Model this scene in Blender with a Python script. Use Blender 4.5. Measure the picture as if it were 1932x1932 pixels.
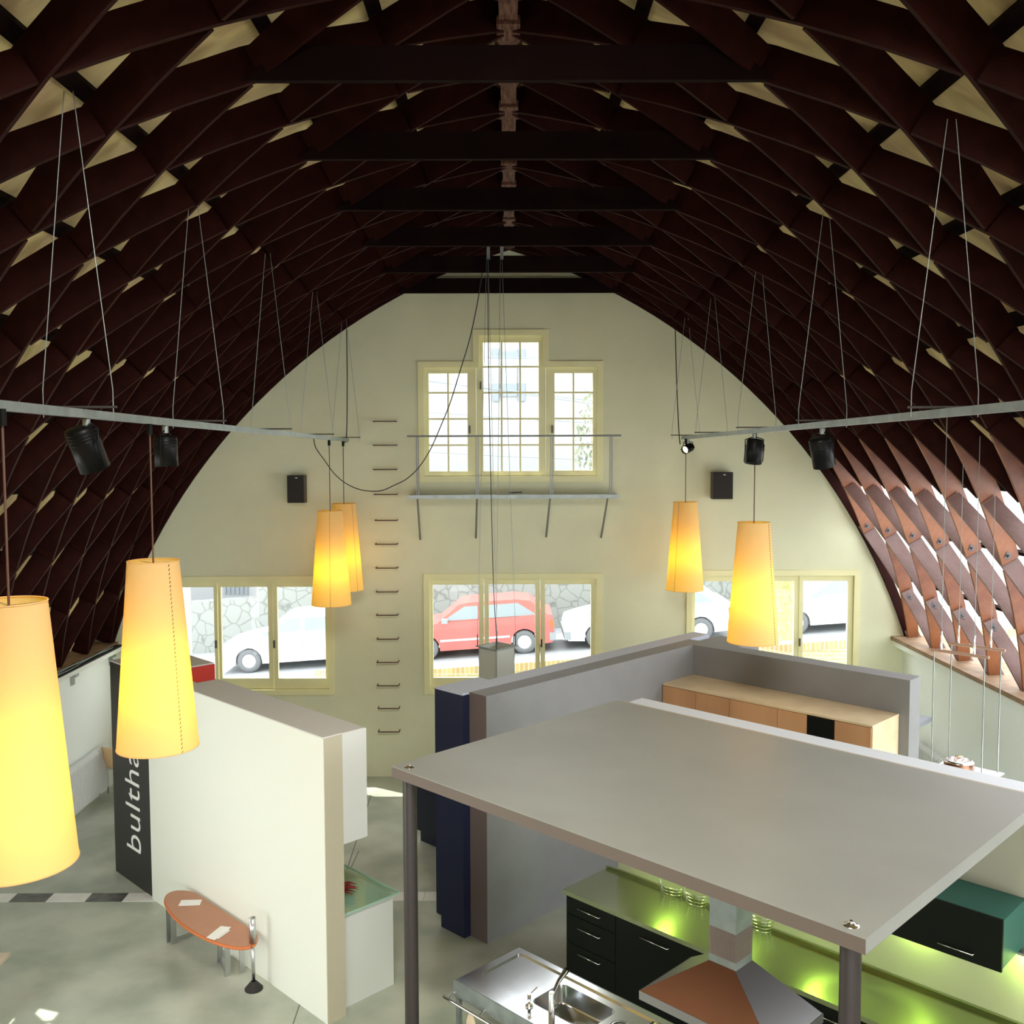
import bpy, math, random
from math import sin, cos, pi, sqrt, atan, atan2, hypot, radians
from mathutils import Vector, Matrix
random.seed(7)
for o in list(bpy.data.objects): bpy.data.objects.remove(o)
SC = bpy.context.scene
COL = SC.collection

# ------------------------------------------------------------------ camera
F = 1834.0; HC = 5.12; PITCH = atan(116/F); YAW = 4/F; ROLL = 0.003
fw = Vector((sin(YAW)*cos(PITCH), cos(YAW)*cos(PITCH), -sin(PITCH)))
rt = Vector((cos(YAW), -sin(YAW), 0)); up = rt.cross(fw)
R_ = rt*cos(ROLL) - up*sin(ROLL); U_ = rt*sin(ROLL) + up*cos(ROLL)
cam = bpy.data.cameras.new('camera'); co = bpy.data.objects.new('camera', cam); COL.objects.link(co)
m3 = Matrix((R_, U_, -fw)).transposed()
co.matrix_world = Matrix.Translation((0, 0, HC)) @ m3.to_4x4()
cam.sensor_width = 36; cam.lens = 36*F/1932; cam.clip_start = .05; cam.clip_end = 300
SC.camera = co
SC.view_settings.view_transform = 'Standard'; SC.view_settings.look = 'None'
SC.view_settings.gamma = 1; SC.view_settings.use_curve_mapping = False
SC.view_settings.exposure = 0.0
SC.cycles.use_denoising = True
SC.cycles.max_bounces = 10; SC.cycles.diffuse_bounces = 6; SC.cycles.transparent_max_bounces = 16
SC.cycles.sample_clamp_indirect = 6

# ------------------------------------------------------------------ light
W = bpy.data.worlds.new('World'); SC.world = W; W.use_nodes = True
bg = W.node_tree.nodes['Background']
bg.inputs[0].default_value = (.93, .97, 1, 1); bg.inputs[1].default_value = 5.2

def light(name, kind, loc, energy, col, aim=None, **kw):
    l = bpy.data.lights.new(name, kind); l.energy = energy; l.color = col
    for k, v in kw.items(): setattr(l, k, v)
    o = bpy.data.objects.new(name, l); COL.objects.link(o); o.location = loc
    if aim is not None:
        o.rotation_euler = (Vector(aim)-Vector(loc)).to_track_quat('-Z', 'Y').to_euler()
    return o
light('sun', 'SUN', (0, 0, 20), 9, (1, .95, .85), aim=(0.55, -.33, 19), angle=.009)
# added fill panel under the gallery, behind the viewpoint; no shop front seen
light('viewpoint_fill_light', 'AREA', (-.5, -4.4, 1.6), 22, (.95, 1, .96), aim=(-.5, 10, 1.0), shape='RECTANGLE', size=9, size_y=2.6)
light('left_fill_daylight', 'AREA', (-6.0, 7.0, 1.2), 110, (.95, 1, .97), aim=(-2.0, 8.6, .9), shape='RECTANGLE', size=3.2, size_y=1.9)  # added panel for low daylight from the left; no door is seen
# added fill panel by the right wall, to brighten the lower end wall
light('right_fill_light', 'AREA', (6.0, 9.3, 1.15), 130, (.95, 1, .96), aim=(1.5, 14.2, 1.7), shape='RECTANGLE', size=2.6, size_y=1.9)
# added overhead fill panel near the ridge; the roof has no opening there
light('overhead_fill_light', 'AREA', (0, 2.6, 7.7), 245, (1, .98, .9), aim=(0, 9.0, 0), shape='RECTANGLE', size=3, size_y=2.0, spread=radians(120))
# sky portals at the openings
def portal(loc, aim, sx, sy):
    o = light('window_portal', 'AREA', loc, 1, (1, 1, 1), aim=aim, shape='RECTANGLE', size=sx, size_y=sy)
    o.data.cycles.is_portal = True
portal((6.75, 9, 3.5), (0, 9, 1.0), 13, 3)
portal((0, 15.4, 2.3), (0, 0, 2.3), 11, 2)
portal((0, 15.4, 5.9), (0, 0, 5.9), 3, 2.6)

# ------------------------------------------------------------------ helpers
def ray(x, y): return fw*F + R_*(x-966) - U_*(y-966)
CAM = Vector((0, 0, HC))
def aty(x, y, Y): d = ray(x, y); return CAM + d*(Y/d.y)
def atz(x, y, z): d = ray(x, y); return CAM + d*((z-HC)/d.z)
S2 = sqrt(2)
def AB(a, b, z=0): return Vector(((a+b)/S2, (a-b)/S2, z))      # the exhibition kitchens stand at 45 degrees to the hall

class MB:
    def __init__(s): s.v = []; s.f = []; s.sm = []
    def add(s, vs, fs, smooth=False):
        n = len(s.v); s.v += [tuple(v) for v in vs]
        s.f += [tuple(i+n for i in f) for f in fs]; s.sm += [smooth]*len(fs); return s
    def hexa(s, p):   # 8 points: bottom 4 ccw, top 4
        return s.add(p, [(3,2,1,0),(4,5,6,7),(0,1,5,4),(1,2,6,5),(2,3,7,6),(3,0,4,7)])
    def box(s, x0, x1, y0, y1, z0, z1):
        x0,x1=sorted((x0,x1)); y0,y1=sorted((y0,y1)); z0,z1=sorted((z0,z1))
        return s.hexa([(x0,y0,z0),(x1,y0,z0),(x1,y1,z0),(x0,y1,z0),(x0,y0,z1),(x1,y0,z1),(x1,y1,z1),(x0,y1,z1)])
    def abox(s, a0, a1, b0, b1, z0, z1):
        a0,a1=sorted((a0,a1)); b0,b1=sorted((b0,b1)); z0,z1=sorted((z0,z1))
        q=[(a0,b0),(a0,b1),(a1,b1),(a1,b0)]
        return s.hexa([AB(a,b,z0) for a,b in q]+[AB(a,b,z1) for a,b in q])
    def tube(s, pts, r, n=8, cap=True, smooth=True):
        pts=[Vector(p) for p in pts]; rs = r if isinstance(r,(list,tuple)) else [r]*len(pts)
        rings=[]; prev=None
        for i,p in enumerate(pts):
            t=(pts[min(i+1,len(pts)-1)]-pts[max(i-1,0)]).normalized()
            if prev is None:
                h=Vector((0,0,1)) if abs(t.z)<.9 else Vector((1,0,0)); u=t.cross(h).normalized()
            else:
                u=(prev-t*prev.dot(t)).normalized()
            w=t.cross(u); prev=u
            rings.append([p+(u*cos(2*pi*k/n)+w*sin(2*pi*k/n))*rs[i] for k in range(n)])
        vs=[v for r_ in rings for v in r_]
        fs=[(i*n+k,i*n+(k+1)%n,(i+1)*n+(k+1)%n,(i+1)*n+k) for i in range(len(pts)-1) for k in range(n)]
        s.add(vs,fs,smooth)
        if cap: s.add(rings[0],[tuple(range(n))[::-1]]); s.add(rings[-1],[tuple(range(n))])
        return s
    def lathe(s, prof, c, n=32, smooth=True, axis=None):
        c=Vector(c); M=axis if axis is not None else Matrix.Identity(3)
        vs=[c+M@Vector((r*cos(2*pi*k/n),r*sin(2*pi*k/n),z)) for r,z in prof for k in range(n)]
        fs=[(i*n+k,i*n+(k+1)%n,(i+1)*n+(k+1)%n,(i+1)*n+k) for i in range(len(prof)-1) for k in range(n)]
        return s.add(vs,fs,smooth)
    def prism(s, pts, d):   # planar polygon extruded by vector d
        n=len(pts); d=Vector(d); pts=[Vector(p) for p in pts]
        s.add(pts+[p+d for p in pts],[tuple(range(n))[::-1],tuple(range(n,2*n))]+[(k,(k+1)%n,n+(k+1)%n,n+k) for k in range(n)])
        return s
    def build(s, name, mat, parent=None, bevel=0, origin=None, clipy=None):
        me=bpy.data.meshes.new(name)
        me.from_pydata(s.v,[],s.f)
        for p,sm in zip(me.polygons,s.sm): p.use_smooth=sm
        import bmesh
        bm=bmesh.new(); bm.from_mesh(me); bmesh.ops.recalc_face_normals(bm,faces=bm.faces)
        if clipy is not None and max(v[1] for v in s.v)>clipy:
            r_=bmesh.ops.bisect_plane(bm,geom=bm.verts[:]+bm.edges[:]+bm.faces[:],plane_co=(0,clipy,0),plane_no=(0,1,0),clear_outer=True)
            bmesh.ops.holes_fill(bm,edges=[e for e in bm.edges if len(e.link_faces)==1])
        if bevel: bmesh.ops.bevel(bm,geom=[e for e in bm.edges if len(e.link_faces)==2 and e.calc_face_angle(0)>.5],offset=bevel,segments=2,affect='EDGES',profile=.6)
        bm.to_mesh(me); bm.free()
        if mat: me.materials.append(mat)
        o=bpy.data.objects.new(name,me); COL.objects.link(o)
        if origin is not None:
            me.transform(Matrix.Translation(-Vector(origin))); o.location=origin
        if parent is not None:
            o.parent=parent
            if origin is not None: o.location=Vector(origin)-parent.location
            else: o.matrix_parent_inverse=Matrix.Translation(-parent.location)
        return o
def tag(o,label,cat,group=None,kind=None):
    if label: o['label']=label
    if cat: o['category']=cat
    if group: o['group']=group
    if kind: o['kind']=kind
    return o
def struct(o,label=None):
    o['kind']='structure'
    if label: o['label']=label
    return o
def thing(name,label,cat,loc=(0,0,0),group=None):
    o=bpy.data.objects.new(name,None); COL.objects.link(o); o.location=loc; o.empty_display_size=.1
    return tag(o,label,cat,group)
ORD=['first','second','third','fourth','fifth','sixth','seventh','eighth','ninth','tenth','eleventh','twelfth','thirteenth','fourteenth','fifteenth','sixteenth']

# ------------------------------------------------------------------ materials
def mat(name, col, rough=.6, metal=0, var=0, scale=5, bump=0, bscale=40, col2=None, spec=None, emis=None, estr=0, stretch=None, coat=0, aniso=0, detail=6):
    m=bpy.data.materials.new(name); m.use_nodes=True; nt=m.node_tree; N=nt.nodes; L=nt.links
    b=N['Principled BSDF']; b.inputs['Base Color'].default_value=(*col,1); b.inputs['Roughness'].default_value=rough
    b.inputs['Metallic'].default_value=metal
    if spec is not None: b.inputs['Specular IOR Level'].default_value=spec
    if coat: b.inputs['Coat Weight'].default_value=coat
    if aniso: b.inputs['Anisotropic'].default_value=aniso
    if emis: b.inputs['Emission Color'].default_value=(*emis,1); b.inputs['Emission Strength'].default_value=estr
    tc=N.new('ShaderNodeTexCoord'); src=tc.outputs['Object']
    if stretch:
        mp=N.new('ShaderNodeMapping'); mp.inputs['Scale'].default_value=stretch; L.new(src,mp.inputs[0]); src=mp.outputs[0]
    if var or col2:
        n=N.new('ShaderNodeTexNoise'); n.inputs['Scale'].default_value=scale; n.inputs['Detail'].default_value=detail; L.new(src,n.inputs['Vector'])
        r=N.new('ShaderNodeValToRGB'); c2=col2 or tuple(c*(1-var) for c in col)
        r.color_ramp.elements[0].position=.36; r.color_ramp.elements[1].position=.64
        r.color_ramp.elements[0].color=(*c2,1); r.color_ramp.elements[1].color=(*col,1)
        L.new(n.outputs['Fac'],r.inputs[0]); L.new(r.outputs[0],b.inputs['Base Color'])
    if bump:
        n2=N.new('ShaderNodeTexNoise'); n2.inputs['Scale'].default_value=bscale; n2.inputs['Detail'].default_value=8; L.new(src,n2.inputs['Vector'])
        bp=N.new('ShaderNodeBump'); bp.inputs['Strength'].default_value=bump; bp.inputs['Distance'].default_value=.01
        L.new(n2.outputs['Fac'],bp.inputs['Height']); L.new(bp.outputs[0],b.inputs['Normal'])
    return m
M={}
M['plaster']=mat('plaster',(.70,.71,.50),.9,var=.05,scale=1.5,bump=.35,bscale=60)
M['plaster_side']=mat('plaster_side',(.84,.89,.85),.9,bump=.25,bscale=60)
M['concrete']=mat('polished_concrete',(.50,.53,.45),.34,col2=(.32,.36,.295),scale=1.4,bump=.03,bscale=8)
M['tile_white']=mat('white_marble',(.78,.78,.74),.3,var=.1,scale=6)
M['tile_black']=mat('black_marble',(.045,.045,.045),.3,col2=(.12,.12,.11),scale=9)
M['joint']=mat('floor_joint',(.12,.12,.1),.8)
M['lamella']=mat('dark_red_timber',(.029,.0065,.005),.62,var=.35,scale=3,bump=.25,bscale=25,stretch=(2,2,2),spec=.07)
M['lamella_daylit']=mat('daylit_red_timber',(.26,.095,.035),.5,col2=(.15,.045,.02),scale=2.2,bump=.3,bscale=25,spec=.4)  # daylight from the glazing painted in as a brighter timber colour
M['lamella_sheen']=mat('grey_sheen_timber',(.17,.095,.085),.42,col2=(.11,.055,.045),scale=2.2,bump=.3,bscale=25,spec=.5)  # sky sheen on alternate rows painted in as a greyer timber colour
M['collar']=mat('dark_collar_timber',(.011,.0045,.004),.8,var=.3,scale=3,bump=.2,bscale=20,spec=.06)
M['ridge']=mat('ridge_timber',(.17,.09,.06),.7,col2=(.07,.025,.018),scale=12,stretch=(4,.5,4),spec=.2)
M['board']=mat('roof_boarding',(.82,.68,.33),.8,col2=(.58,.43,.24),scale=1.2,bump=.2,stretch=(1,5,1),spec=.15)
M['sill']=mat('sill_timber',(.34,.22,.13),.7,var=.3,scale=6)
M['sill_white']=mat('sill_paint',(.75,.78,.72),.6)
M['bolt']=mat('dark_iron',(.10,.09,.09),.45,metal=.6)
M['yellow_frame']=mat('cream_yellow_paint',(.80,.77,.44),.5,var=.05,scale=3)
M['yellow_side']=M['yellow_frame']
M['steel']=mat('galvanised_steel',(.33,.37,.36),.42,metal=.7,var=.2,scale=8)
M['steel_dark']=mat('dark_steel',(.08,.075,.07),.4,metal=.6)
M['steel_mid']=mat('grey_steel',(.22,.23,.23),.4,metal=.6)
M['chrome']=mat('chrome',(.8,.8,.8),.12,metal=1)
M['black']=mat('black_lacquer',(.004,.004,.004),.38,spec=.15)
M['black_matt']=mat('black_fabric',(.02,.018,.016),.85)
M['speaker_side']=mat('dark_brown_veneer',(.07,.05,.04),.6)
M['cord']=mat('black_cable',(.02,.018,.016),.6)
M['rust_cord']=mat('brown_cable',(.10,.045,.03),.6)
M['partition']=mat('white_partition',(.76,.78,.70),.75,bump=.08,bscale=80)
M['partition_end']=mat('cream_partition_edge',(.46,.42,.31),.75)
M['partition_top']=mat('grey_partition_top',(.62,.60,.57),.75)
M['white_lac']=mat('pale_grey_lacquer',(.62,.63,.60),.5)
M['signblack']=mat('sign_black',(.022,.02,.02),.5)
M['letter']=mat('sign_white',(.85,.85,.83),.6)
M['red']=mat('red_lacquer',(.55,.03,.015),.4)
M['grey']=mat('grey_partition_paint',(.20,.198,.20),.6,var=.06,scale=4,bump=.05,bscale=90)
M['grey_edge']=mat('warm_grey_edge',(.11,.08,.075),.6)
M['navy']=mat('navy_lacquer',(.006,.009,.035),.5)
M['lavender']=mat('pale_cabinet_top',(.42,.44,.52),.5)
M['oak']=mat('oak_veneer',(.50,.27,.13),.45,col2=(.42,.21,.10),scale=3,stretch=(1,1,.15))
M['oak_top']=mat('oak_top',(.62,.50,.32),.5,col2=(.55,.43,.27),scale=4)
M['canopy']=mat('grey_canopy_laminate',(.285,.288,.26),.45,col2=(.262,.265,.24),scale=1.6,spec=.4)
M['canopy_edge']=mat('canopy_edge',(.13,.10,.08),.55)
M['ply']=mat('plywood_trim',(.52,.43,.33),.6,var=.15,scale=6)
M['post']=mat('grey_post',(.05,.04,.038),.42,metal=.3)
M['kwall']=mat('cream_kitchen_wall',(.42,.41,.30),.7)
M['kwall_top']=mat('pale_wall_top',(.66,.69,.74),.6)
M['inox']=mat('green_reflection_steel',(.40,.44,.27),.24,metal=1,aniso=.6,bump=.02,bscale=30)  # stainless top; green light reflected from the wall is tinted in
M['inox2']=mat('brushed_stainless',(.60,.61,.62),.30,metal=1,aniso=.4)
M['inox_sink']=mat('polished_stainless',(.74,.76,.78),.17,metal=1)
M['hood']=mat('hood_steel',(.36,.35,.36),.36,metal=.9)
M['hood_reflection']=mat('brown_reflection_panel',(.17,.068,.03),.55,metal=.5,var=.08,scale=3)  # brown reflection on the steel hood, painted as a colour
M['duct']=mat('perforated_duct',(.30,.24,.21),.5,metal=.6)
M['kblack']=mat('black_green_fronts',(.004,.006,.003),.5,spec=.18)
M['teal']=mat('teal_lacquer',(.02,.16,.13),.38)
M['duct_paint']=mat('pale_grey_duct',(.52,.54,.48),.5)
M['oven']=mat('cream_oven_panel',(.60,.58,.48),.4)
M['bench']=mat('tan_leather',(.46,.21,.12),.45,var=.06,scale=8,coat=.1)
M['bench_edge']=mat('orange_leather_edge',(.55,.15,.04),.4)
M['paper']=mat('paper',(.82,.82,.80),.8)
M['ink']=mat('ink',(.2,.2,.2),.8)
M['glass_edge']=mat('green_glass_edge',(.45,.65,.55),.15)
M['beech']=mat('beech_plywood',(.72,.50,.26),.4)
M['radiator']=mat('radiator_enamel',(.78,.80,.80),.35)
M['copper']=mat('copper',(.75,.38,.22),.2,metal=1)
M['rackwood']=mat('rack_bar',(.38,.24,.17),.5)
M['tie']=mat('cotton_rag',(.6,.5,.35),.9)
M['chili']=mat('dried_chillies',(.25,.02,.015),.5,var=.5,scale=30)
# outside
M['asphalt']=mat('asphalt',(.33,.35,.36),.9,var=.15,scale=3)
M['pavement']=mat('pavement',(.62,.62,.60),.9)
M['carwhite']=mat('white_car_paint',(.80,.81,.82),.3,coat=.5)
M['carred']=mat('red_car_paint',(.40,.10,.09),.35,coat=.5)
M['carglass']=mat('car_window',(.22,.27,.30),.15)
M['rubber']=mat('tyre',(.14,.15,.16),.8)
M['bumper']=mat('grey_bumper',(.25,.28,.30),.6)
M['hub']=mat('wheel_trim',(.6,.62,.63),.4)
M['tail']=mat('tail_light',(.7,.12,.03),.3)
M['house']=mat('pale_render',(.30,.31,.31),.9,var=.06,scale=.6)
M['shutter']=mat('grey_shutter',(.19,.225,.25),.7)
M['bark']=mat('ivy_bark',(.50,.50,.22),.95,col2=(.30,.31,.12),scale=14,bump=.6,bscale=20)
M['leaf']=mat('pale_leaves',(.32,.36,.26),.8,var=.4,scale=6)
M['leaf2']=mat('hedge_leaves',(.26,.28,.24),.8,var=.5,scale=6)

def brickmat(name,c1,c2,mortar,sx,sy,vertical=False):
    m=bpy.data.materials.new(name); m.use_nodes=True; nt=m.node_tree; N=nt.nodes; L=nt.links; b=N['Principled BSDF']
    b.inputs['Roughness'].default_value=.9
    tc=N.new('ShaderNodeTexCoord'); mp=N.new('ShaderNodeMapping'); mp.inputs['Rotation'].default_value=(radians(-90),0,0)
    L.new(tc.outputs['Object'],mp.inputs[0]); br=N.new('ShaderNodeTexBrick')
    br.inputs['Color1'].default_value=(*c1,1); br.inputs['Color2'].default_value=(*c2,1); br.inputs['Mortar'].default_value=(*mortar,1)
    br.inputs['Scale'].default_value=1; br.inputs['Brick Width'].default_value=sx; br.inputs['Row Height'].default_value=sy; br.inputs['Mortar Size'].default_value=.008
    if vertical: br.offset=0
    L.new(mp.outputs[0],br.inputs['Vector']); L.new(br.outputs['Color'],b.inputs['Base Color']); return m
M['brick']=brickmat('buff_brick',(.50,.46,.30),(.42,.36,.22),(.6,.6,.5),.22,.07)
M['brick_solid']=brickmat('soldier_brick',(.50,.40,.22),(.42,.30,.16),(.6,.6,.5),.08,.3,True)
def stonemat():
    m=bpy.data.materials.new('rubble_stone'); m.use_nodes=True; nt=m.node_tree; N=nt.nodes; L=nt.links; b=N['Principled BSDF']
    b.inputs['Roughness'].default_value=.95
    tc=N.new('ShaderNodeTexCoord'); v=N.new('ShaderNodeTexVoronoi'); v.feature='DISTANCE_TO_EDGE'; v.inputs['Scale'].default_value=3.3
    n=N.new('ShaderNodeTexNoise'); n.inputs['Scale'].default_value=3; mx=N.new('ShaderNodeMix'); mx.data_type='RGBA'; mx.inputs[0].default_value=.12
    L.new(tc.outputs['Object'],n.inputs['Vector']); L.new(tc.outputs['Object'],mx.inputs[6]); L.new(n.outputs['Color'],mx.inputs[7]); L.new(mx.outputs[2],v.inputs['Vector'])
    r=N.new('ShaderNodeValToRGB'); r.color_ramp.elements[0].position=.0; r.color_ramp.elements[0].color=(.17,.18,.16,1)
    r.color_ramp.elements[1].position=.06; r.color_ramp.elements[1].color=(.27,.29,.27,1)
    L.new(v.outputs['Distance'],r.inputs[0]); L.new(r.outputs[0],b.inputs['Base Color']); return m
M['stone']=stonemat()
def glassmat(name,tint=(1,1,1),refl=.012):
    m=bpy.data.materials.new(name); m.use_nodes=True; nt=m.node_tree; N=nt.nodes; L=nt.links; N.remove(N['Principled BSDF'])
    t=N.new('ShaderNodeBsdfTransparent'); t.inputs[0].default_value=(*tint,1); g=N.new('ShaderNodeBsdfGlossy'); g.inputs['Roughness'].default_value=.02
    mx=N.new('ShaderNodeMixShader'); mx.inputs[0].default_value=refl; L.new(t.outputs[0],mx.inputs[1]); L.new(g.outputs[0],mx.inputs[2]); L.new(mx.outputs[0],N['Material Output'].inputs[0]); return m
M['glass']=glassmat('window_glass'); M['glass_top']=glassmat('worktop_glass',(.8,.92,.86),.04)
def shademat(name,dif,tr,fac):
    m=bpy.data.materials.new(name); m.use_nodes=True; nt=m.node_tree; N=nt.nodes; L=nt.links; N.remove(N['Principled BSDF'])
    d=N.new('ShaderNodeBsdfDiffuse'); d.inputs[0].default_value=(*dif,1); t=N.new('ShaderNodeBsdfTranslucent'); t.inputs[0].default_value=(*tr,1)
    mx=N.new('ShaderNodeMixShader'); mx.inputs[0].default_value=fac; L.new(d.outputs[0],mx.inputs[1]); L.new(t.outputs[0],mx.inputs[2]); L.new(mx.outputs[0],N['Material Output'].inputs[0]); return m
M['shade']=shademat('parchment_shade',(.88,.68,.36),(1,.66,.01),.5)
M['bulb']=mat('lit_bulb',(1,.8,.4),.5,emis=(1,.72,.25),estr=12)
M['spotglow']=mat('lit_spot_lens',(1,.8,.5),.5,emis=(1,.75,.35),estr=4)
M['greenlamp']=mat('lit_strip_lamp',(.8,1,.3),.5,emis=(.75,1,.18),estr=5)

# ------------------------------------------------------------------ hall shell
YW=15.03; XW=6.14
CX0=-2.685; CZ0=-.768; RI=9.34
A0=.3185; A10=math.acos(2.685/9.45); STEP=(A10-A0)/10
def arc(side,ang,r):  # point of the vault in section
    return side*(CX0+r*cos(ang)), CZ0+r*sin(ang)
ROUT=RI+.34
fl=MB().box(-7.2,7.2,-5,15.03,-.2,0).build('floor',M['concrete']); struct(fl)
# marble strip of alternating tiles across the floor
tX=-5.73-.43*2; k=0; seq=[-6.14,-5.73,-5.31,-4.86,-4.44,-4.01]
while seq[-1]<6.0: seq.append(seq[-1]+.43)
strip=thing('floor_inlay','narrow inlaid strip of black and white marble tiles across the concrete floor','floor inlay',(0,10.89,0))
strip['kind']='structure'
for i in range(len(seq)-1):
    m_=M['tile_black'] if (i%2==1 and i<6) else M['tile_white']
    MB().box(seq[i]+.003,min(seq[i+1],6.12)-.003,10.79,11.0,-.01,.004).build('tile',m_,strip)
jt=MB()
for p,q in [((1365/2.415,1150+1800/2.415),(1335/2.415,1932)),((1635/2.415,1150+1100/2.415),(1600/2.415,1150+1175/2.415)),((700,1500),(655,1640))]:
    P=atz(*p,.002); Q=atz(*q,.002); d=(Q-P).normalized(); n=Vector((-d.y,d.x,0))*.005
    jt.add([P+n,P-n,Q-n,Q+n],[(0,1,2,3)])
struct(jt.build('floor_joint',M['joint']))

def curve_fill(name,outer,holes,y0,y1,material):
    cu=bpy.data.curves.new(name,'CURVE'); cu.dimensions='2D'; cu.fill_mode='BOTH'; cu.extrude=(y1-y0)/2
    for poly in [outer]+holes:
        s=cu.splines.new('POLY'); s.points.add(len(poly)-1)
        for p,(x,z) in zip(s.points,poly): p.co=(x,z,0,1)
        s.use_cyclic_u=True
    t=bpy.data.objects.new('tmp',cu); COL.objects.link(t)
    bpy.context.view_layer.update(); dg=bpy.context.evaluated_depsgraph_get()
    me=bpy.data.meshes.new_from_object(t.evaluated_get(dg)); bpy.data.objects.remove(t)
    me.transform(Matrix.Translation((0,(y0+y1)/2,0)) @ Matrix.Rotation(radians(90),4,'X'))
    me.name=name; me.materials.clear(); me.materials.append(material)
    o=bpy.data.objects.new(name,me); COL.objects.link(o); return o
prof=[(-XW-.5,0),(-XW-.5,2.1)]
prof=[(XW+.5,-.2),(XW+.5,2.0)]
for i in range(21):
    a=A0-.02+(math.acos(2.685/(ROUT))-A0+.02)*i/20; prof.append(arc(1,a,ROUT+.02))
left=[(-x,z) for x,z in prof[::-1]]
outer=prof+left[1:]
def wq(x,y): p=aty(x,y,YW); return p.x,p.z
def rect(x0,y0,x1,y1):
    a=wq(x0,y0); b=wq(x1,y1); return a[0],b[1],b[0],a[1]   # X0,Z0,X1,Z1
lowL=list(rect(313,1091,628,1307)); lowC=list(rect(803,1086,1131,1305)); lowR=list(rect(1299,1080,1614,1304))
# equalise: the three lower windows share sill and head heights
zl=sum(w[1] for w in (lowL,lowC,lowR))/3; zh=sum(w[3] for w in (lowL,lowC,lowR))/3
uS=rect(792,686,1134,905); uC=rect(896,626,1032,905)
hole_up=[(uS[0],uS[1]),(uS[2],uS[1]),(uS[2],uS[3]),(uC[2],uS[3]),(uC[2],uC[3]),(uC[0],uC[3]),(uC[0],uS[3]),(uS[0],uS[3])]
def rc(w): return [(w[0],w[1]),(w[2],w[1]),(w[2],w[3]),(w[0],w[3])]
bw=curve_fill('wall_back',outer,[rc(lowL),rc(lowC),rc(lowR),hole_up],YW,YW+.14,M['plaster']); struct(bw)
# front gable behind the viewpoint is unseen and left open below: only side walls and roof continue there
for sd,nm in ((-1,'left'),(1,'right')):
    w=MB().box(sd*XW,sd*(XW+.3),-5,YW,0,2.06).build('wall_'+nm,M['plaster_side']); struct(w)
MB().box(-7.2,7.2,-5,2.2,3.35,3.6).build('floor_gallery',M['oak'])['kind']='structure'
struct(MB().box(-7.2,7.2,-5.3,-5,3.4,9.5).build('wall_front',M['plaster']))
# sills
s=MB().box(5.95,6.75,-5,YW,2.15,2.21).build('trim_1',M['sill']); struct(s,'brown timber sill along the foot of the right roof slope')
sl=MB().box(5.98,6.4,-5,YW,2.06,2.15).build('trim_2',M['plaster_side']); struct(sl)
s=MB().box(-6.75,-6.12,-5,YW,2.12,2.16).build('trim_3',M['sill']); struct(s)
s=MB().box(-6.6,-5.99,-5,YW,2.06,2.12).build('trim_4',M['sill_white']); struct(s,'white painted sill along the foot of the left roof slope')
tray=MB().box(-6.12,-6.0,4,YW-.1,2.12,2.135).build('cable_tray',M['black_matt']); tag(tray,'black cable tray lying on the white left sill','cable tray')
cb=MB()
for j in range(3):
    cb.tube([(-6.06+.03*sin(y*3+j*2),y,2.145+.012*j) for y in [5+.3*i for i in range(33)]],.008,6)
tag(cb.build('loose_cables',M['steel']),'loose grey cables trailing along the black tray on the left sill','cable')
for i,y in enumerate((14.75,13.45)):
    b=MB().box(-6.14,-6.06,y-.05,y+.05,1.98,2.06); b.box(-6.14,-6.12,y-.05,y+.05,1.86,1.98)
    tag(b.build('sill_bracket',M['steel']),['small steel bracket under the left sill, nearest the end wall','small steel bracket under the left sill, second from the end wall'][i],'bracket',group='brackets under the left sill')

# roof boarding
def roofskin(name,side,a0,a1,y0,y1,n=24):
    mb=MB()
    for i in range(n):
        p=[arc(side,a0+(a1-a0)*(i+j)/n,r) for j in (0,1) for r in (ROUT,ROUT+.06)]
        (x0,z0),(x1,z1),(x2,z2),(x3,z3)=p
        mb.hexa([(x0,y0,z0),(x0,y1,z0),(x1,y1,z1),(x1,y0,z1),(x2,y0,z2),(x2,y1,z2),(x3,y1,z3),(x3,y0,z3)])
    return struct(mb.build(name,M['board']))
AR=math.acos(2.685/ROUT)
roofskin('ceiling_right',1,A0+3*STEP,AR,-5,YW)
roofskin('ceiling_left',-1,A0-.03,A0+1.4*STEP,-5,7.9)
roofskin('ceiling_left',-1,A0-.03,A0+1.4*STEP,9.75,YW)
roofskin('ceiling_left',-1,A0+1.4*STEP,AR,-5,YW)
def glazing(name,side,a0,a1,y0,y1,n):
    g=MB()
    for i in range(n):
        (x0,z0),(x2,z2)=[arc(side,a0+(a1-a0)*(i+j)/n,ROUT+.03) for j in (0,1)]
        g.add([(x0,y0,z0),(x0,y1,z0),(x2,y1,z2),(x2,y0,z2)],[(0,1,2,3)])
    o=g.build(name,M['glass']); return struct(o,'strip of glazing at the foot of the roof slope')
glazing('window_5',1,A0-.03,A0+3*STEP,-5,YW,3)
glazing('window_6',-1,A0-.03,A0+1.4*STEP,7.9,9.75,2)
def purlin(side,lv,r0,r1,w,y0,y1,m):
    a=A0+lv*STEP+(.022 if lv==8 else 0); mb=MB(); x0,z0=arc(side,a,r0); x1,z1=arc(side,a,r1); t=Vector((-side*sin(a),0,cos(a)))*w/2
    P=[Vector((x0,0,z0)),Vector((x1,0,z1))]
    q=[P[0]-t,P[0]+t,P[1]+t,P[1]-t]
    mb.hexa([v+Vector((0,y0,0)) for v in q]+[v+Vector((0,y1,0)) for v in q]); return mb.build('roof_purlin',m)
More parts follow.
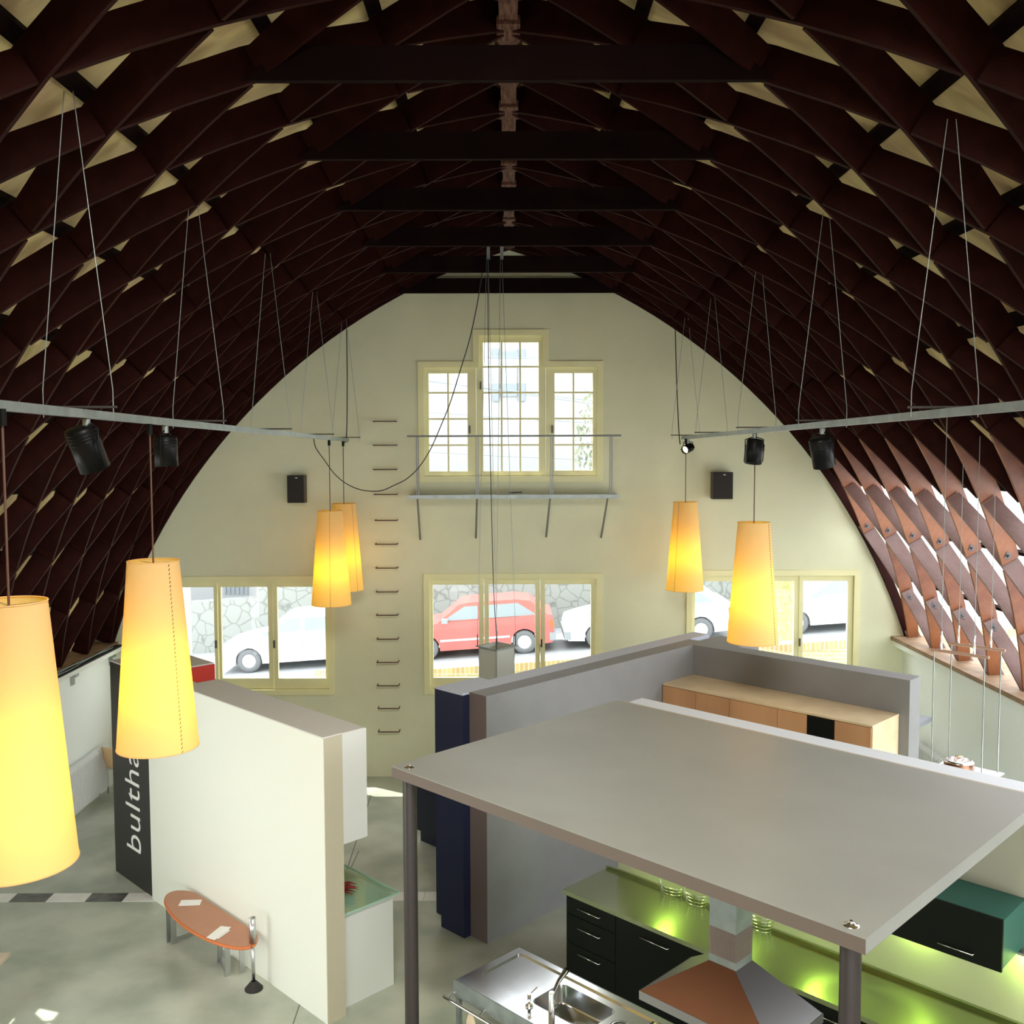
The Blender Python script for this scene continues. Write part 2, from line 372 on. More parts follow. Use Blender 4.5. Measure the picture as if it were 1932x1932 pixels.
for side,sn in ((-1,'left'),(1,'right')):
    for lv in range(1,10):
        glz=side==1 and lv<3
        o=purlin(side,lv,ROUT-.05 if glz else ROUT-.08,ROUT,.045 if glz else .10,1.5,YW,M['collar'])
        tag(o,'%s timber purlin behind the lamellas of the %s slope, %s up from the eave'%('slim dark' if glz else 'long dark',sn,ORD[lv-1]),'purlin',group='roof purlins')
# ridge beam
zr=CZ0+RI*sin(math.acos(2.685/RI))
rb=MB().box(-.067,.067,1.5,YW,zr+.02,zr+.30); rb.box(-.11,.11,1.5,YW,zr+.2,zr+.36)
for i in range(16):
    y=14.93-.845*i
    rb.box(-.085,.085,y-.16,y+.16,zr-.01,zr+.05)
tag(rb.build('ridge_beam',M['ridge'],bevel=0),'long weathered reddish ridge beam running along the top of the vault','beam')

# lamellas
DV=.845; Y0=14.93
def node(side,lv,y,r): x,z=arc(side,A0+lv*STEP,r); return Vector((x,y,z))
def lamella(side,lv,yc,sgn):
    """centred on (lv,yc); sgn: y shift per level going up"""
    lo,hi=max(lv-1,0),min(lv+1,10)
    st=[]
    n=4; l0=lo-lv; l1=hi-lv
    if lo==0: l0-=.02
    ins=.018/DV*2
    for i in range(n+1):
        t=l0+(l1-l0)*i/n
        e=.045
        tt=t
        if i==0 and lv-1>=0: tt=t+e
        if i==n and lv+1<=10: tt=t-e
        st.append(tt)
    y_of=lambda t: yc+sgn*t*DV/2
    th=.016; mb=MB(); rings=[]
    for t in st:
        a=A0+(lv+t)*STEP
        rad=Vector((side*cos(a),0,sin(a))); tan_=Vector((-side*sin(a),0,cos(a)))
        dirv=(tan_*(RI*STEP)+Vector((0,sgn*DV/2,0))).normalized(); nn=dirv.cross(rad).normalized()*th
        x,z=arc(side,a,RI); pin=Vector((x,y_of(t),z))
        dep=(.20 if (side==1 and lv<=2) else .242)-.04*t*t
        po=pin+rad*dep
        rings.append([pin-nn,pin+nn,po+nn,po-nn])
    vs=[v for r in rings for v in r]
    fs=[(i*4+k,i*4+(k+1)%4,i*4+4+(k+1)%4,i*4+4+k) for i in range(len(rings)-1) for k in range(4)]
    fs+=[(3,2,1,0),tuple(len(vs)-4+k for k in range(4))]
    mb.add(vs,fs)
    return mb, [v for v in rings]
cnt=0
for side,sn in ((-1,'left'),(1,'right')):
    for lv in range(0,11):
        even=lv%2==0
        sgn=1 if even else -1          # even rows: going up leads away from the viewpoint
        k=0
        for j in range(0,16):
            yc=Y0-j*DV-(0 if even else DV/2)
            if yc<3.6: break
            ymin={0:9.5,1:9.3,2:9.0,3:8.6,4:7.6,5:6.5,6:5.6,7:4.8,8:4.2,9:4.0,10:4.4}[lv]
            if yc<ymin-.9: break
            mb,rg=lamella(side,lv,yc,sgn)
            # clip at the end wall: skip pieces that would pass through it
            glz=side==1 and lv<=3
            mt=(M['lamella_sheen'] if even else M['lamella_daylit']) if (side==1 and lv<=3) else M['lamella']
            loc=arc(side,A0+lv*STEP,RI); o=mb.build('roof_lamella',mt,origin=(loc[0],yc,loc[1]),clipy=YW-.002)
            col={'daylit_red_timber':'daylit orange','grey_sheen_timber':'daylit greyish'}.get(mt.name,'dark red')
            tag(o,'%s timber lamella, %s slope, %s row up from eave, %s from the end wall'%(col,sn,ORD[lv],ORD[j]),'roof timber',group='lamellas of the %s roof slope'%sn)
            cnt+=1
            # bolt plates where lamellas end on the light-coloured pieces
            if side==1 and lv<=3:
                for t in (-.86,.86):
                    a=A0+(lv+t)*STEP
                    if lv+t<.3 or lv+t>2.5: continue
                    x,z=arc(side,a,RI+.085); rad=Vector((side*cos(a),0,sin(a))); tan_=Vector((-side*sin(a),0,cos(a)))
                    dirv=(tan_*(RI*STEP)+Vector((0,sgn*DV/2,0))).normalized(); nn=dirv.cross(rad).normalized()
                    if nn.dot(CAM-Vector((x,yc,z)))<0: nn=-nn
                    c=Vector((x,yc+sgn*t*DV/2,z))+nn*.017
                    pl=MB(); pl.prism([c+dirv*.06,c+rad*.045,c-dirv*.06,c-rad*.045],nn*.006)
                    pl.tube([c,c+nn*.03],.016,6)
                    b=pl.build('bolt_plate',M['bolt'],o)
for side,sn in ((-1,'left'),(1,'right')):
    mb=MB(); n_=30; am=math.acos(2.685/RI)
    for i in range(n_):
        q=[arc(side,A0-.02+(am-A0+.02)*(i+j)/n_,r) for j in (0,1) for r in (RI-.012,RI+.12)]
        (x0,z0),(x1,z1),(x2,z2),(x3,z3)=q; y0,y1=YW-.05,YW-.001
        mb.hexa([(x0,y0,z0),(x0,y1,z0),(x1,y1,z1),(x1,y0,z1),(x2,y0,z2),(x2,y1,z2),(x3,y1,z3),(x3,y0,z3)])
    tag(mb.build('end_rib',M['lamella']),'slim dark red curved timber rib where the %s roof slope meets the end wall'%sn,'roof timber')
# collars
for i in range(7):
    y=Y0-2*DV*i
    if i==0: y-=.0
    zc=7.5; hgt=.22
    x0=1.70
    def xin(z,r): return CX0+sqrt(r*r-(z-CZ0)**2)
    hx=xin(zc+hgt,RI+.1); hb=xin(zc,RI)+.06
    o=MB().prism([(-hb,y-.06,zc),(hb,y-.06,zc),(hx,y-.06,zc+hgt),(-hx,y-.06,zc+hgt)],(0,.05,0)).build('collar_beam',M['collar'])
    tag(o,'dark horizontal timber collar beam spanning the vault, %s from the end wall'%ORD[i],'beam',group='collar beams')

# ------------------------------------------------------------------ windows of the end wall
def sash(parent,x0,x1,z0,z1,px0,px1,pz0,pz1,y,muntx=(),muntz=(),handle=None):
    """a framed light: frame around the pane, glazing bars"""
    m=MB()
    m.box(x0,px0,y,y+.06,z0,z1).box(px1,x1,y,y+.06,z0,z1).box(px0,px1,y,y+.06,z0,pz0).box(px0,px1,y,y+.06,pz1,z1)
    f=m.build('window_sash',M['yellow_frame'],parent)
    MB().box(px0,px1,y+.028,y+.034,pz0,pz1).build('glass_pane',M['glass'],f)
    if muntx or muntz:
        g=MB()
        for x in muntx: g.box(x-.013,x+.013,y+.005,y+.055,pz0,pz1)
        for z in muntz: g.box(px0,px1,y+.006,y+.054,z-.013,z+.013)
        g.build('glazing_bars',M['yellow_frame'],f)
    if handle:
        hx,hz=handle
        MB().box(hx-.012,hx+.012,y-.03,y,hz-.06,hz+.06).build('window_handle',M['steel_dark'],f)
    return f
def X_(px): return aty(px,1200,YW).x
def Xu(px): return aty(px,790,YW).x
def Z_(py,px=962): return aty(px,py,YW).z
def lowwin(n,w,panes,label,hs):
    x0,z0,x1,z1=w
    root=thing('window_%d'%n,None,None,((x0+x1)/2,YW,z0)); root['kind']='structure'; root['label']=label
    # casing
    c=MB(); t=.055
    c.box(x0-.03,x0+t,YW-.03,YW+.13,z0-.03,z1+.03).box(x1-t,x1+.03,YW-.03,YW+.13,z0-.03,z1+.03)
    c.box(x0+t,x1-t,YW-.03,YW+.13,z0-.03,z0+t).box(x0+t,x1-t,YW-.03,YW+.13,z1-t,z1+.03)
    c.build('window_frame',M['yellow_frame'],root)
    xs=[x0+t]+[ (panes[i][1]+panes[i+1][0])/2 for i in range(2)]+[x1-t]
    pz0=z0+t+.17; pz1=z1-t-.09
    for i in range(3):
        s_=sash(root,xs[i]+.006,xs[i+1]-.006,z0+t+.006,z1-t-.006,panes[i][0],panes[i][1],pz0,pz1,YW+.02 if i!=1 else YW+.035,handle=hs[i])
    return root
mz=(zl+zh)/2-.15
pL=[(X_(325),X_(404)),(X_(417),X_(505.5)),(X_(523.5),X_(613.5))]
pC=[(X_(817),X_(904)),(X_(922.5),X_(1010)),(X_(1028.5),X_(1115))]
pR=[(X_(1311),X_(1395)),(X_(1411),X_(1498.5)),(X_(1515),X_(1599))]
lowwin(1,lowL,pL,'low cream-yellow three-light window at left of the end wall',[((pL[0][1]+pL[1][0])/2-.03,mz),None,((pL[1][1]+pL[2][0])/2+.02,mz)])
lowwin(2,lowC,pC,'low cream-yellow three-light window in the middle of the end wall',[None,None,((pC[1][1]+pC[2][0])/2+.02,mz)])
lowwin(3,lowR,pR,'low cream-yellow three-light window at right of the end wall',[None,None,((pR[1][1]+pR[2][0])/2+.02,mz)])
# upper stepped window
root=thing('window_4',None,None,(0,YW,uS[1])); root['kind']='structure'; root['label']='stepped three-light cream-yellow window with glazing bars, high on the end wall'
t=.06; c=MB(); a0,a1=YW-.03,YW+.13
zb=uS[1]; zs=uS[3]; zt=uC[3]
c.box(uS[0]-.03,uS[0]+t,a0,a1,zb-.03,zs+.03).box(uS[2]-t,uS[2]+.03,a0,a1,zb-.03,zs+.03)
c.box(uS[0]+t,uS[2]-t,a0,a1,zb-.03,zb+t)
c.box(uS[0]+t,uC[0]+t,a0,a1,zs-t,zs+.03).box(uC[2]-t,uS[2]-t,a0,a1,zs-t,zs+.03)
c.box(uC[0]-.03,uC[0]+t,a0,a1,zs+.03,zt+.03).box(uC[2]-t,uC[2]+.03,a0,a1,zs+.03,zt+.03).box(uC[0]+t,uC[2]-t,a0,a1,zt-t,zt+.03)
c.build('window_frame',M['yellow_frame'],root)
def uz(y): return Z_(y)
zr4=[uz(738.5),uz(790),uz(839.5)]
sash(root,uS[0]+t,Xu(898),zb+t,zs-t,Xu(809),Xu(882),uz(889),uz(704),YW+.02,[Xu(845.5)],[uz(740.5),uz(790),uz(839.5)],(Xu(886),uz(810)))
sash(root,Xu(898)+.004,Xu(1030)-.004,zb+t,zt-t,Xu(911.5),Xu(1016.5),uz(889),uz(645.5),YW+.035,[Xu(946.5),Xu(981.5)],[uz(691.5),uz(740.5),uz(790),uz(839.5)],(Xu(907),uz(727)))
sash(root,Xu(1030),uS[2]-t,zb+t,zs-t,Xu(1046.5),Xu(1118.5),uz(888),uz(704),YW+.02,[Xu(1082)],[uz(740.5),uz(790),uz(839.5)],(Xu(1042),uz(810)))

# ------------------------------------------------------------------ balcony under the upper window
YB=14.55
bal=thing('balcony','narrow galvanised steel balcony with thin rail under the high window','balcony',(0,YW,4.2))
pb=aty(768,937,YB); pe=aty(1170,937,YB); zf=pb.z
MB().box(pb.x,pe.x,YB,YW-.01,zf-.02,zf+.012).build('deck',M['steel'],bal)
MB().box(pb.x,pe.x,YB-.012,YB,zf-.035,zf+.02).build('edge_bar',M['steel'],bal)
rl=aty(768,823,YB); re_=aty(1172,823,YB)
MB().tube([(rl.x,YB,rl.z),(re_.x,YB,rl.z)],.014,8).build('handrail',M['steel_mid'],bal)
for i,(xt,xb,yb) in enumerate([(787.5,793,1018),(900,898,1015),(1041,1030.5,1013),(1153,1134,1014)]):
    P=aty(xt,825,YB); q=aty(xb,yb,YW-.01)
    m=MB().box(P.x-.022,P.x-.008,YB-.006,YB+.03,zf-.03,rl.z).box(P.x+.008,P.x+.022,YB-.006,YB+.03,zf-.03,rl.z)
    m.build('baluster',M['steel_mid'],bal)
    st_=aty(xt+(0 if i<2 else -3 if i==2 else -6),942,YB)
    MB().tube([(st_.x,YB+.01,zf-.02),(q.x,q.y,q.z)],.015,8).build('strut',M['steel_mid'],bal)
# items on the balcony
o=MB().tube([aty(960,932,YB+.2)+Vector((0,0,.02)),aty(985,931,YB+.2)+Vector((0,0,.02))],.012,8).build('rod',M['steel_dark'])
tag(o,'short dark rod lying on the balcony deck','rod')

# ladder rungs
ry=[795,840,886,933,982,1027,1072,1117,1161,1206,1250,1294,1337,1381]
rx=[(704,746),(704,747),(704.5,747),(706,748),(707.5,748.5),(708,748.5),(709,749),(709.5,749),(710,749.5),(711,750.5),(711,751),(711.5,752),(713,752.5),(713.5,753)]
for i,(y,(xa,xb)) in enumerate(zip(ry,rx)):
    a=aty(xa,y,YW-.13); b=aty(xb,y,YW-.13)
    A_=Vector((a.x,YW,a.z)); B_=Vector((b.x,YW,a.z))
    o=MB().tube([A_,Vector((a.x,YW-.12,a.z)),Vector((a.x+.01,YW-.13,a.z)),Vector((b.x-.01,YW-.13,a.z)),Vector((b.x,YW-.12,a.z)),B_],.0095,6).build('climbing_rung',M['rust_cord'])
    tag(o,'bent iron climbing rung on the end wall, %s from the top'%ORD[i],'rung',group='climbing rungs on the end wall')

# loudspeakers on the wall
for x0,x1,y0,y1,lab in ((541,574,897,949,'small black loudspeaker on the end wall, left of the rungs'),(1346,1383,891,942,'small black loudspeaker on the end wall, right of the high window')):
    r_=thing('loudspeaker',lab,'loudspeaker',(aty((x0+x1)/2,y1,14.8).x,YW-.25,aty(x0,y1,14.78).z),group='wall loudspeakers')
    p=aty(x0,y0,14.78); q=aty(x1,y1,14.78)
    MB().box(p.x,q.x,14.79,14.99,q.z,p.z).build('cabinet',M['speaker_side'],r_,bevel=.004)
    MB().box(p.x+.006,q.x-.006,14.775,14.79,q.z+.006,p.z-.006).build('grille',M['black_matt'],r_,bevel=.003)
    MB().box((p.x+q.x)/2+.0,(p.x+q.x)/2+.035,14.77,14.775,p.z-.045,p.z-.033).build('badge',M['paper'],r_)
    MB().box((p.x+q.x)/2-.03,(p.x+q.x)/2+.03,14.99,YW,(p.z+q.z)/2-.05,(p.z+q.z)/2+.05).build('bracket',M['steel_dark'],r_)

# ------------------------------------------------------------------ suspended light tracks
def zin(x): return CZ0+sqrt(RI*RI-(abs(x)-CX0)**2)
def track(side,X,pa,pb_,label,susp):
    A=ray(*pa); A=CAM+A*(X/A.x); B=ray(*pb_); B=CAM+B*(X/B.x)
    d=(A-B).normalized(); N_=B+d*(B.y-2.5)/( -d.y)
    root=thing('light_track',label,'light track',(X,8,5.3),group='suspended light tracks')
    w=.022; h=.05
    def zt_(y): return B.z+(y-B.y)*(A.z-B.z)/(A.y-B.y)
    y0,y1=2.6,B.y
    MB().hexa([(X-w,y0,zt_(y0)-h/2),(X+w,y0,zt_(y0)-h/2),(X+w,y1,zt_(y1)-h/2),(X-w,y1,zt_(y1)-h/2),
               (X-w,y0,zt_(y0)+h/2),(X+w,y0,zt_(y0)+h/2),(X+w,y1,zt_(y1)+h/2),(X-w,y1,zt_(y1)+h/2)]).build('track_bar',M['steel'],root)
    for (y,ay) in susp:
        z=zt_(y)+h/2+.01
        MB().tube([(X-.22,y,z),(X+.22,y,z)],.008,6).build('crossbar',M['steel_dark'],root)
        top=zin(X)+.12
        for s_ in (-1,1):
            MB().tube([(X+s_*.2,y,z-.06),(X+s_*.2,y,z+.1),(X+s_*.025,y+ay,top)],.003,5).build('wire',M['steel'],root)
    return zt_
ztL=track(-1,-2.47,(0,765),(655,830),'long grey light track on wires, left side of the hall',[(14.7,0),(12.5,0),(10.1,0),(7.75,0),(5.6,0),(3.4,0)])
ztR=track(1,2.6,(1932,765),(1288,826),'long grey light track on wires, right side of the hall',[(14.4,0),(12.55,0),(10.25,0),(8.1,0),(5.83,0),(3.6,0)])

# pendant lamps
lampdata=[(-2.42,4.66,'large yellow parchment pendant lamp at the left edge, nearest the viewpoint'),
(-2.47,6.70,'large yellow parchment pendant lamp in front of the black sign'),
(-2.5,13.5,'yellow parchment pendant lamp left of the rungs, the nearer of the far pair'),
(-2.47,14.45,'yellow parchment pendant lamp left of the rungs, the farther of the far pair'),
(2.645,10.5,'yellow parchment pendant lamp at right, the larger and nearer one'),
(2.57,14.2,'yellow parchment pendant lamp at right, the smaller and farther one')]
seam=[-.3,0.95,.12,.9,.8,-.75]
en=[1.0,1.0,.95,.8,.8,.7]
for i,(x,y,lab) in enumerate(lampdata):
    X=-2.47 if x<0 else 2.6; zt_=(ztL if x<0 else ztR)(y)
    zb_={0:3.11,1:3.06,2:2.98,3:3.05,4:3.03,5:3.07}[i]; zt2={0:4.40,1:4.365,2:4.29,3:4.34,4:4.335,5:4.36}[i]
    rb_,rt_=.275,.172
    r_=thing('pendant_lamp',lab,'lamp',(x,y,zb_),group='yellow pendant lamps')
    sh=MB().lathe([(rb_,0),(rt_,zt2-zb_)],(x,y,zb_),64); sh.build('lamp_shade',M['shade'],r_)
    for rr_,zz_ in ((rb_,zb_),(rt_,zt2)):
        MB().tube([(x+rr_*cos(2*pi*k/40),y+rr_*sin(2*pi*k/40),zz_) for k in range(41)],.004,6,cap=False).build('shade_rim',M['shade'],r_)
    st=MB(); ph=-pi/2+seam[i]
    for k in range(46):
        t=k/46; rr=rb_+(rt_-rb_)*t+.002; t2=t+.012; rr2=rb_+(rt_-rb_)*t2+.002
        st.tube([(x+rr*cos(ph-.02),y+rr*sin(ph-.02),zb_+t*(zt2-zb_)),(x+rr2*cos(ph+.02),y+rr2*sin(ph+.02),zb_+t2*(zt2-zb_))],.0028,4)
    st.build('stitched_seam',M['rust_cord'],r_)
    MB().tube([(x,y,zb_+.75),(x,y,zt2-.03),(x,y,zt_-.03)],.006,6).build('cord',M['rust_cord'],r_)
    sp=MB()
    for k in range(3):
        a=2*pi*k/3+.4; sp.tube([(x,y,zt2-.02),(x+rt_*cos(a),y+rt_*sin(a),zt2-.01)],.003,5)
    sp.build('spider',M['chrome'],r_)
    MB().tube([(x,y,zt_-.10),(x,y,zt_-.02)],.02,8).build('track_adapter',M['black'],r_)
    MB().tube([(x,y,zb_+.70),(x,y,zb_+.80)],.022,10).build('lamp_holder',M['black'],r_)
    MB().lathe([(0.001,-.05),(.03,-.045),(.045,-.01),(.04,.03),(.02,.07)],(x,y,zb_+.64),16).build('bulb',M['bulb'],r_)
    l=light('bulb_light','POINT',(x,y,zb_+.55),6.5*en[i],(1,.74,.38),shadow_soft_size=.07); l.parent=r_; l.location=(0,0,.45)

# spotlights
def spot(loc,aim,L_,r,lab,lit=False,arm=.12):
    loc=Vector(loc); d=(Vector(aim)-loc).normalized(); c=loc+Vector((0,0,-arm))
    q=d.to_track_quat('Z','Y').to_matrix()
    r_=thing('spotlight',lab,'spotlight',loc,group='black track spotlights')
    b=MB().lathe([(.001,-L_/2),(r*.9,-L_/2),(r,-L_/2+.02),(r,L_/2),(r*.86,L_/2),(r*.86,L_/2-.03)],c,32,axis=q)
    b.build('housing',M['black'],r_)
    MB().lathe([(.001,L_/2-.04),(r*.86,L_/2-.035)],c,24,axis=q).build('lens',M['spotglow'] if lit else M['black'],r_)
    side=q@Vector((1,0,0)); side.z=0
    side=side.normalized() if side.length>.1 else Vector((1,0,0))
    MB().tube([c+side*(r+.02),c+side*(r+.02)+Vector((0,0,arm*.5+r*.4)),loc+Vector((0,0,-.03)),c-side*(r+.02)+Vector((0,0,arm*.5+r*.4)),c-side*(r+.02)],.006,6).build('yoke',M['black'],r_)
    MB().tube([loc+Vector((0,0,.0)),loc+Vector((0,0,-.05))],.022,10).build('track_adapter',M['steel'],r_)
    fin=MB()
    for s_ in (-1,1):
        e=c+side*s_*(r+.022); fin.tube([e-d*L_*.3,e+d*L_*.42],.005,5)
    for k in range(4): fin.lathe([(r*1.0,0),(r*1.03,.004),(r*1.0,.008)],c+d*(-L_*.42+k*.02),28,axis=q)
    fin.build('cooling_fin',M['black'],r_)
def onx(px,py,X): d=ray(px,py); return CAM+d*(X/d.x)
P=onx(1290,828,2.6); spot((2.6,14.2,ztR(14.2)-.03),(1.6,13.2,4.85),.17,.062,'small lit black spotlight at the far end of the right track',True,.13)
spot((2.6,10.35,ztR(10.35)-.03),(2.45,10.2,4.0),.26,.09,'black spotlight on the right track above the nearer right lamp',False,.19)
spot((2.6,8.1,ztR(8.1)-.03),(2.9,8.3,4.0),.25,.092,'black spotlight on the right track against the dark roof slope',False,.2)
spot((-2.47,7.0,ztL(7.0)-.03),(-2.45,7.0,4.0),.22,.082,'black spotlight on the left track beside the pendant cord',False,.18)
spot((-2.47,5.7,ztL(5.7)-.03),(-2.25,6.05,4.3),.26,.088,'large black tilted spotlight on the left track, nearest the viewpoint',False,.17)

# loose cable looping from the left track to the roof
def catmull(pts,n=8):
    out=[]; P=[pts[0]]+pts+[pts[-1]]
    for i in range(1,len(P)-2):
        for k in range(n):
            t=k/n; a,b,c,d=P[i-1],P[i],P[i+1],P[i+2]
            out.append(.5*((2*b)+(c-a)*t+(2*a-5*b+4*c-d)*t*t+(3*b-a-3*c+d)*t**3))
    out.append(pts[-1]); return out
cp=[(592,828,13.3),(596,845,13.3),(612,868,13.35),(632,895,13.4),(656,914,13.5),(685,925,13.6),(718,926,13.7),(745,915,13.75),(768,903,13.8),(790,882,13.8),(812,848,13.8),(832,803,13.7),(850,758,13.6),(868,700,13.5),(886,640,13.4),(901,570,13.3),(913,495,13.2)]
o=MB().tube(catmull([aty(*p) for p in cp],6),.007,6).build('loose_cable',M['cord']); tag(o,'black cable looping from the left light track up to the collar beam','cable')
for px,lab,pts in ((1275,'black cable hanging down to the far end of the right track',[(1274,622,14.6),(1276,700,14.6),(1280,800,14.5),(1283,838,14.35)]),(654,'black cable hanging down to the far end of the left track',[(654,622,14.75),(655,720,14.75),(654,820,14.7),(650,835,14.7)])):
    o=MB().tube(catmull([aty(*p) for p in pts],5),.008,6).build('hanging_cable',M['cord']); tag(o,lab,'cable')

# ------------------------------------------------------------------ suspended steel duct in the middle
YD=12.9
tp=aty(937,1219,YD)
dz=tp.z
dr=thing('suspended_duct','square grey steel extractor duct hanging on wires before the middle window','extractor duct',(tp.x,YD,dz-.9))
a_c=(tp.x+YD)/S2; b_c=(tp.x-YD)/S2; hw=.17
m=MB()
t=.012
m.abox(a_c-hw,a_c-hw+t,b_c-hw,b_c+hw,dz-1.0,dz).abox(a_c+hw-t,a_c+hw,b_c-hw,b_c+hw,dz-1.0,dz).abox(a_c-hw,a_c+hw,b_c-hw,b_c-hw+t,dz-1.0,dz).abox(a_c-hw,a_c+hw,b_c+hw-t,b_c+hw,dz-1.0,dz)
m.build('duct_shaft',M['duct_paint'],dr)
m=MB().abox(a_c-hw-.03,a_c+hw+.03,b_c-hw-.03,b_c-hw,dz-.006,dz+.006).abox(a_c-hw-.03,a_c+hw+.03,b_c+hw,b_c+hw+.03,dz-.006,dz+.006)
m.abox(a_c-hw-.03,a_c-hw,b_c-hw,b_c+hw,dz-.006,dz+.006).abox(a_c+hw,a_c+hw+.03,b_c-hw,b_c+hw,dz-.006,dz+.006); m.build('duct_flange',M['steel'],dr)
MB().abox(a_c-hw+t,a_c+hw-t,b_c-hw+t,b_c+hw-t,dz-.25,dz-.24).build('duct_filter',M['black_matt'],dr)
for s1,s2,tx in ((-1,-1,918),(1,-1,921),(-1,1,944),(1,1,947)):
    e=AB(a_c+s1*(hw+.01),b_c+s2*(hw+.01),dz)
    tt=aty(tx,486,13.15)
    MB().tube([e,e+Vector((0,0,.16))],.008,6).build('turnbuckle',M['steel_dark'],dr)
    MB().tube([e+Vector((0,0,.16)),tt],.003,5).build('wire',M['steel'],dr)
MB().tube(catmull([aty(937,1216,YD),aty(936,1190,YD),aty(931,1100,13.0),aty(926,900,13.0),aty(922,700,13.1),aty(920,487,13.15)],5),.006,6).build('supply_cable',M['cord'],dr)
for px,lab in ((921,'left of the two grey steel straps hanging over the collar beam'),(946.5,'right of the two grey steel straps hanging over the collar beam')):
    pt=aty(px,428,13.08); pb2=aty(px,487,13.08)
    o=MB().box(pt.x-.022,pt.x+.022,13.10,13.12,pb2.z,pt.z).box(pt.x-.022,pt.x+.022,13.12,13.25,pb2.z,pb2.z+.02).build('steel_strap',M['steel']); tag(o,lab,'strap',group='steel straps on the collar beam')

# ------------------------------------------------------------------ white partition with sign
ZP=2.61
pt_=thing('partition_wall','tall white free-standing partition with grey top behind the oval bench','partition',AB(4.87,-8.9))
MB().abox(4.77,4.97,-10.59,-7.10,0,ZP-.012).build('panel',M['partition'],pt_)
MB().abox(4.77,4.97,-10.59,-7.10,ZP-.012,ZP).build('top_cap',M['partition_top'],pt_)
MB().abox(4.775,4.968,-7.10,-7.092,0,ZP-.012).build('end_panel',M['partition_end'],pt_)
uc=thing('wall_cabinet','pale grey wall cabinet on the back of the white partition','cabinet',AB(5.1,-8,1.59))
MB().abox(4.972,5.22,-9.8,-7.10,1.59,ZP-.02).build('body',M['white_lac'],uc); MB().abox(4.972,5.22,-9.8,-7.10,ZP-.02,ZP-.003).build('top_panel',M['partition_top'],uc)
for i in range(3): MB().abox(5.222,5.24,-9.8+.9*i+.003,-8.9+.9*i-.003,1.59,ZP-.01).build('door',M['white_lac'],uc)
bc=thing('base_cabinet','pale base cabinet with glass worktop behind the white partition','cabinet',AB(5.3,-8.4))
MB().abox(4.975,5.60,-9.8,-7.20,0.0,.86).build('body',M['white_lac'],bc)
MB().abox(4.975,5.66,-9.8,-7.17,.885,.9).build('glass_worktop',M['glass_top'],bc)
MB().abox(5.655,5.66,-9.8,-7.17,.883,.902).build('glass_edge',M['glass_edge'],bc); MB().abox(4.975,5.66,-7.175,-7.17,.883,.902).build('glass_edge',M['glass_edge'],bc)
MB().abox(4.975,5.6,-9.8,-7.2,.86,.884).build('support_frame',M['partition_top'],bc)
cc=atz(660,1680,.92); ch=MB()
for k in range(16):
    p=cc+Vector((random.uniform(-.09,.02),random.uniform(-.07,.08),random.uniform(.0,.06))); a=random.uniform(-.6,.6)
    ch.tube([p-Vector((.07*cos(a),.07*sin(a),0)),p+Vector((0,0,.015)),p+Vector((.08*cos(a),.08*sin(a),-.005))],[.008,.011,.002],6)
tag(ch.build('dried_chillies',M['chili']),'small heap of dark red dried chillies on the glass worktop','food')

sg=thing('sign_cabinet','tall black sign pylon with white lettering at the far end of the white partition','sign',AB(5.2,-11.1))
MB().abox(4.79,5.60,-11.63,-10.595,0,ZP-.015).build('body',M['signblack'],sg)
MB().abox(4.79,5.60,-11.63,-10.595,ZP-.015,ZP).build('top_panel',M['partition_top'],sg)
MB().abox(4.98,5.605,-10.594,-10.58,.02,ZP-.016).build('red_front',M['red'],sg)
def text_mesh(name,txt,size,ext,material,mtx,parent,shear=.0,sx=1):
    cu=bpy.data.curves.new(name,'FONT'); cu.body=txt; cu.size=size; cu.extrude=ext; cu.shear=shear; cu.offset=-.004; cu.space_character=1.04
    t=bpy.data.objects.new('tmp',cu); COL.objects.link(t); bpy.context.view_layer.update()
    me=bpy.data.meshes.new_from_object(t.evaluated_get(bpy.context.evaluated_depsgraph_get())); bpy.data.objects.remove(t)
    w=max(v.co.x for v in me.vertices)-min(v.co.x for v in me.vertices)
    me.transform(mtx@Matrix.Scale(sx/w,4,(1,0,0))); me.materials.clear(); me.materials.append(material); me.name=name
    o=bpy.data.objects.new(name,me); COL.objects.link(o); o.parent=parent; o.matrix_parent_inverse=Matrix.Translation(-parent.location); return o
# text x axis -> world +z ; text y axis (up of letters) -> towards -b (far left) ; normal -> -a
ex=Vector((0,0,1)); bdir=Vector((1,-1,0))/S2; adir=Vector((1,1,0))/S2
T=Matrix.Identity(4)
for r in range(3): T[r][0]=ex[r]; T[r][1]=(-bdir)[r]; T[r][2]=(-adir)[r]
org=AB(4.787,-10.90,.39); T.translation=org
text_mesh('lettering','bulthaup',.56,.002,M['letter'],T,sg,sx=1.70)

# ------------------------------------------------------------------ grey L partition, navy cabinets
gp=thing('grey_partition','tall grey L-shaped free-standing partition behind the canopy','partition',AB(8.6,-7.2))
MB().abox(6.762,10.44,-7.36,-7.11,0,ZP).abox(10.44,10.73,-7.36,-7.11,0,ZP).build('long_panel',M['grey'],gp)
MB().abox(6.755,6.762,-7.36,-7.11,0,ZP).build('end_panel',M['grey_edge'],gp)
MB().abox(10.45,10.73,-7.11,-4.30,0,ZP).build('return_panel',M['grey'],gp)
nv=thing('tall_cabinet','tall navy blue cabinet at the left end of the grey partition','cabinet',AB(7,-7.6))
MB().abox(6.66,7.28,-7.79,-7.362,.13,ZP-.02).build('body',M['navy'],nv)
MB().abox(6.66,7.28,-7.79,-7.362,ZP-.02,ZP+.001).build('top_panel',M['lavender'],nv)
MB().abox(6.665,7.27,-7.73,-7.362,0,.13).build('plinth',M['navy'],nv)
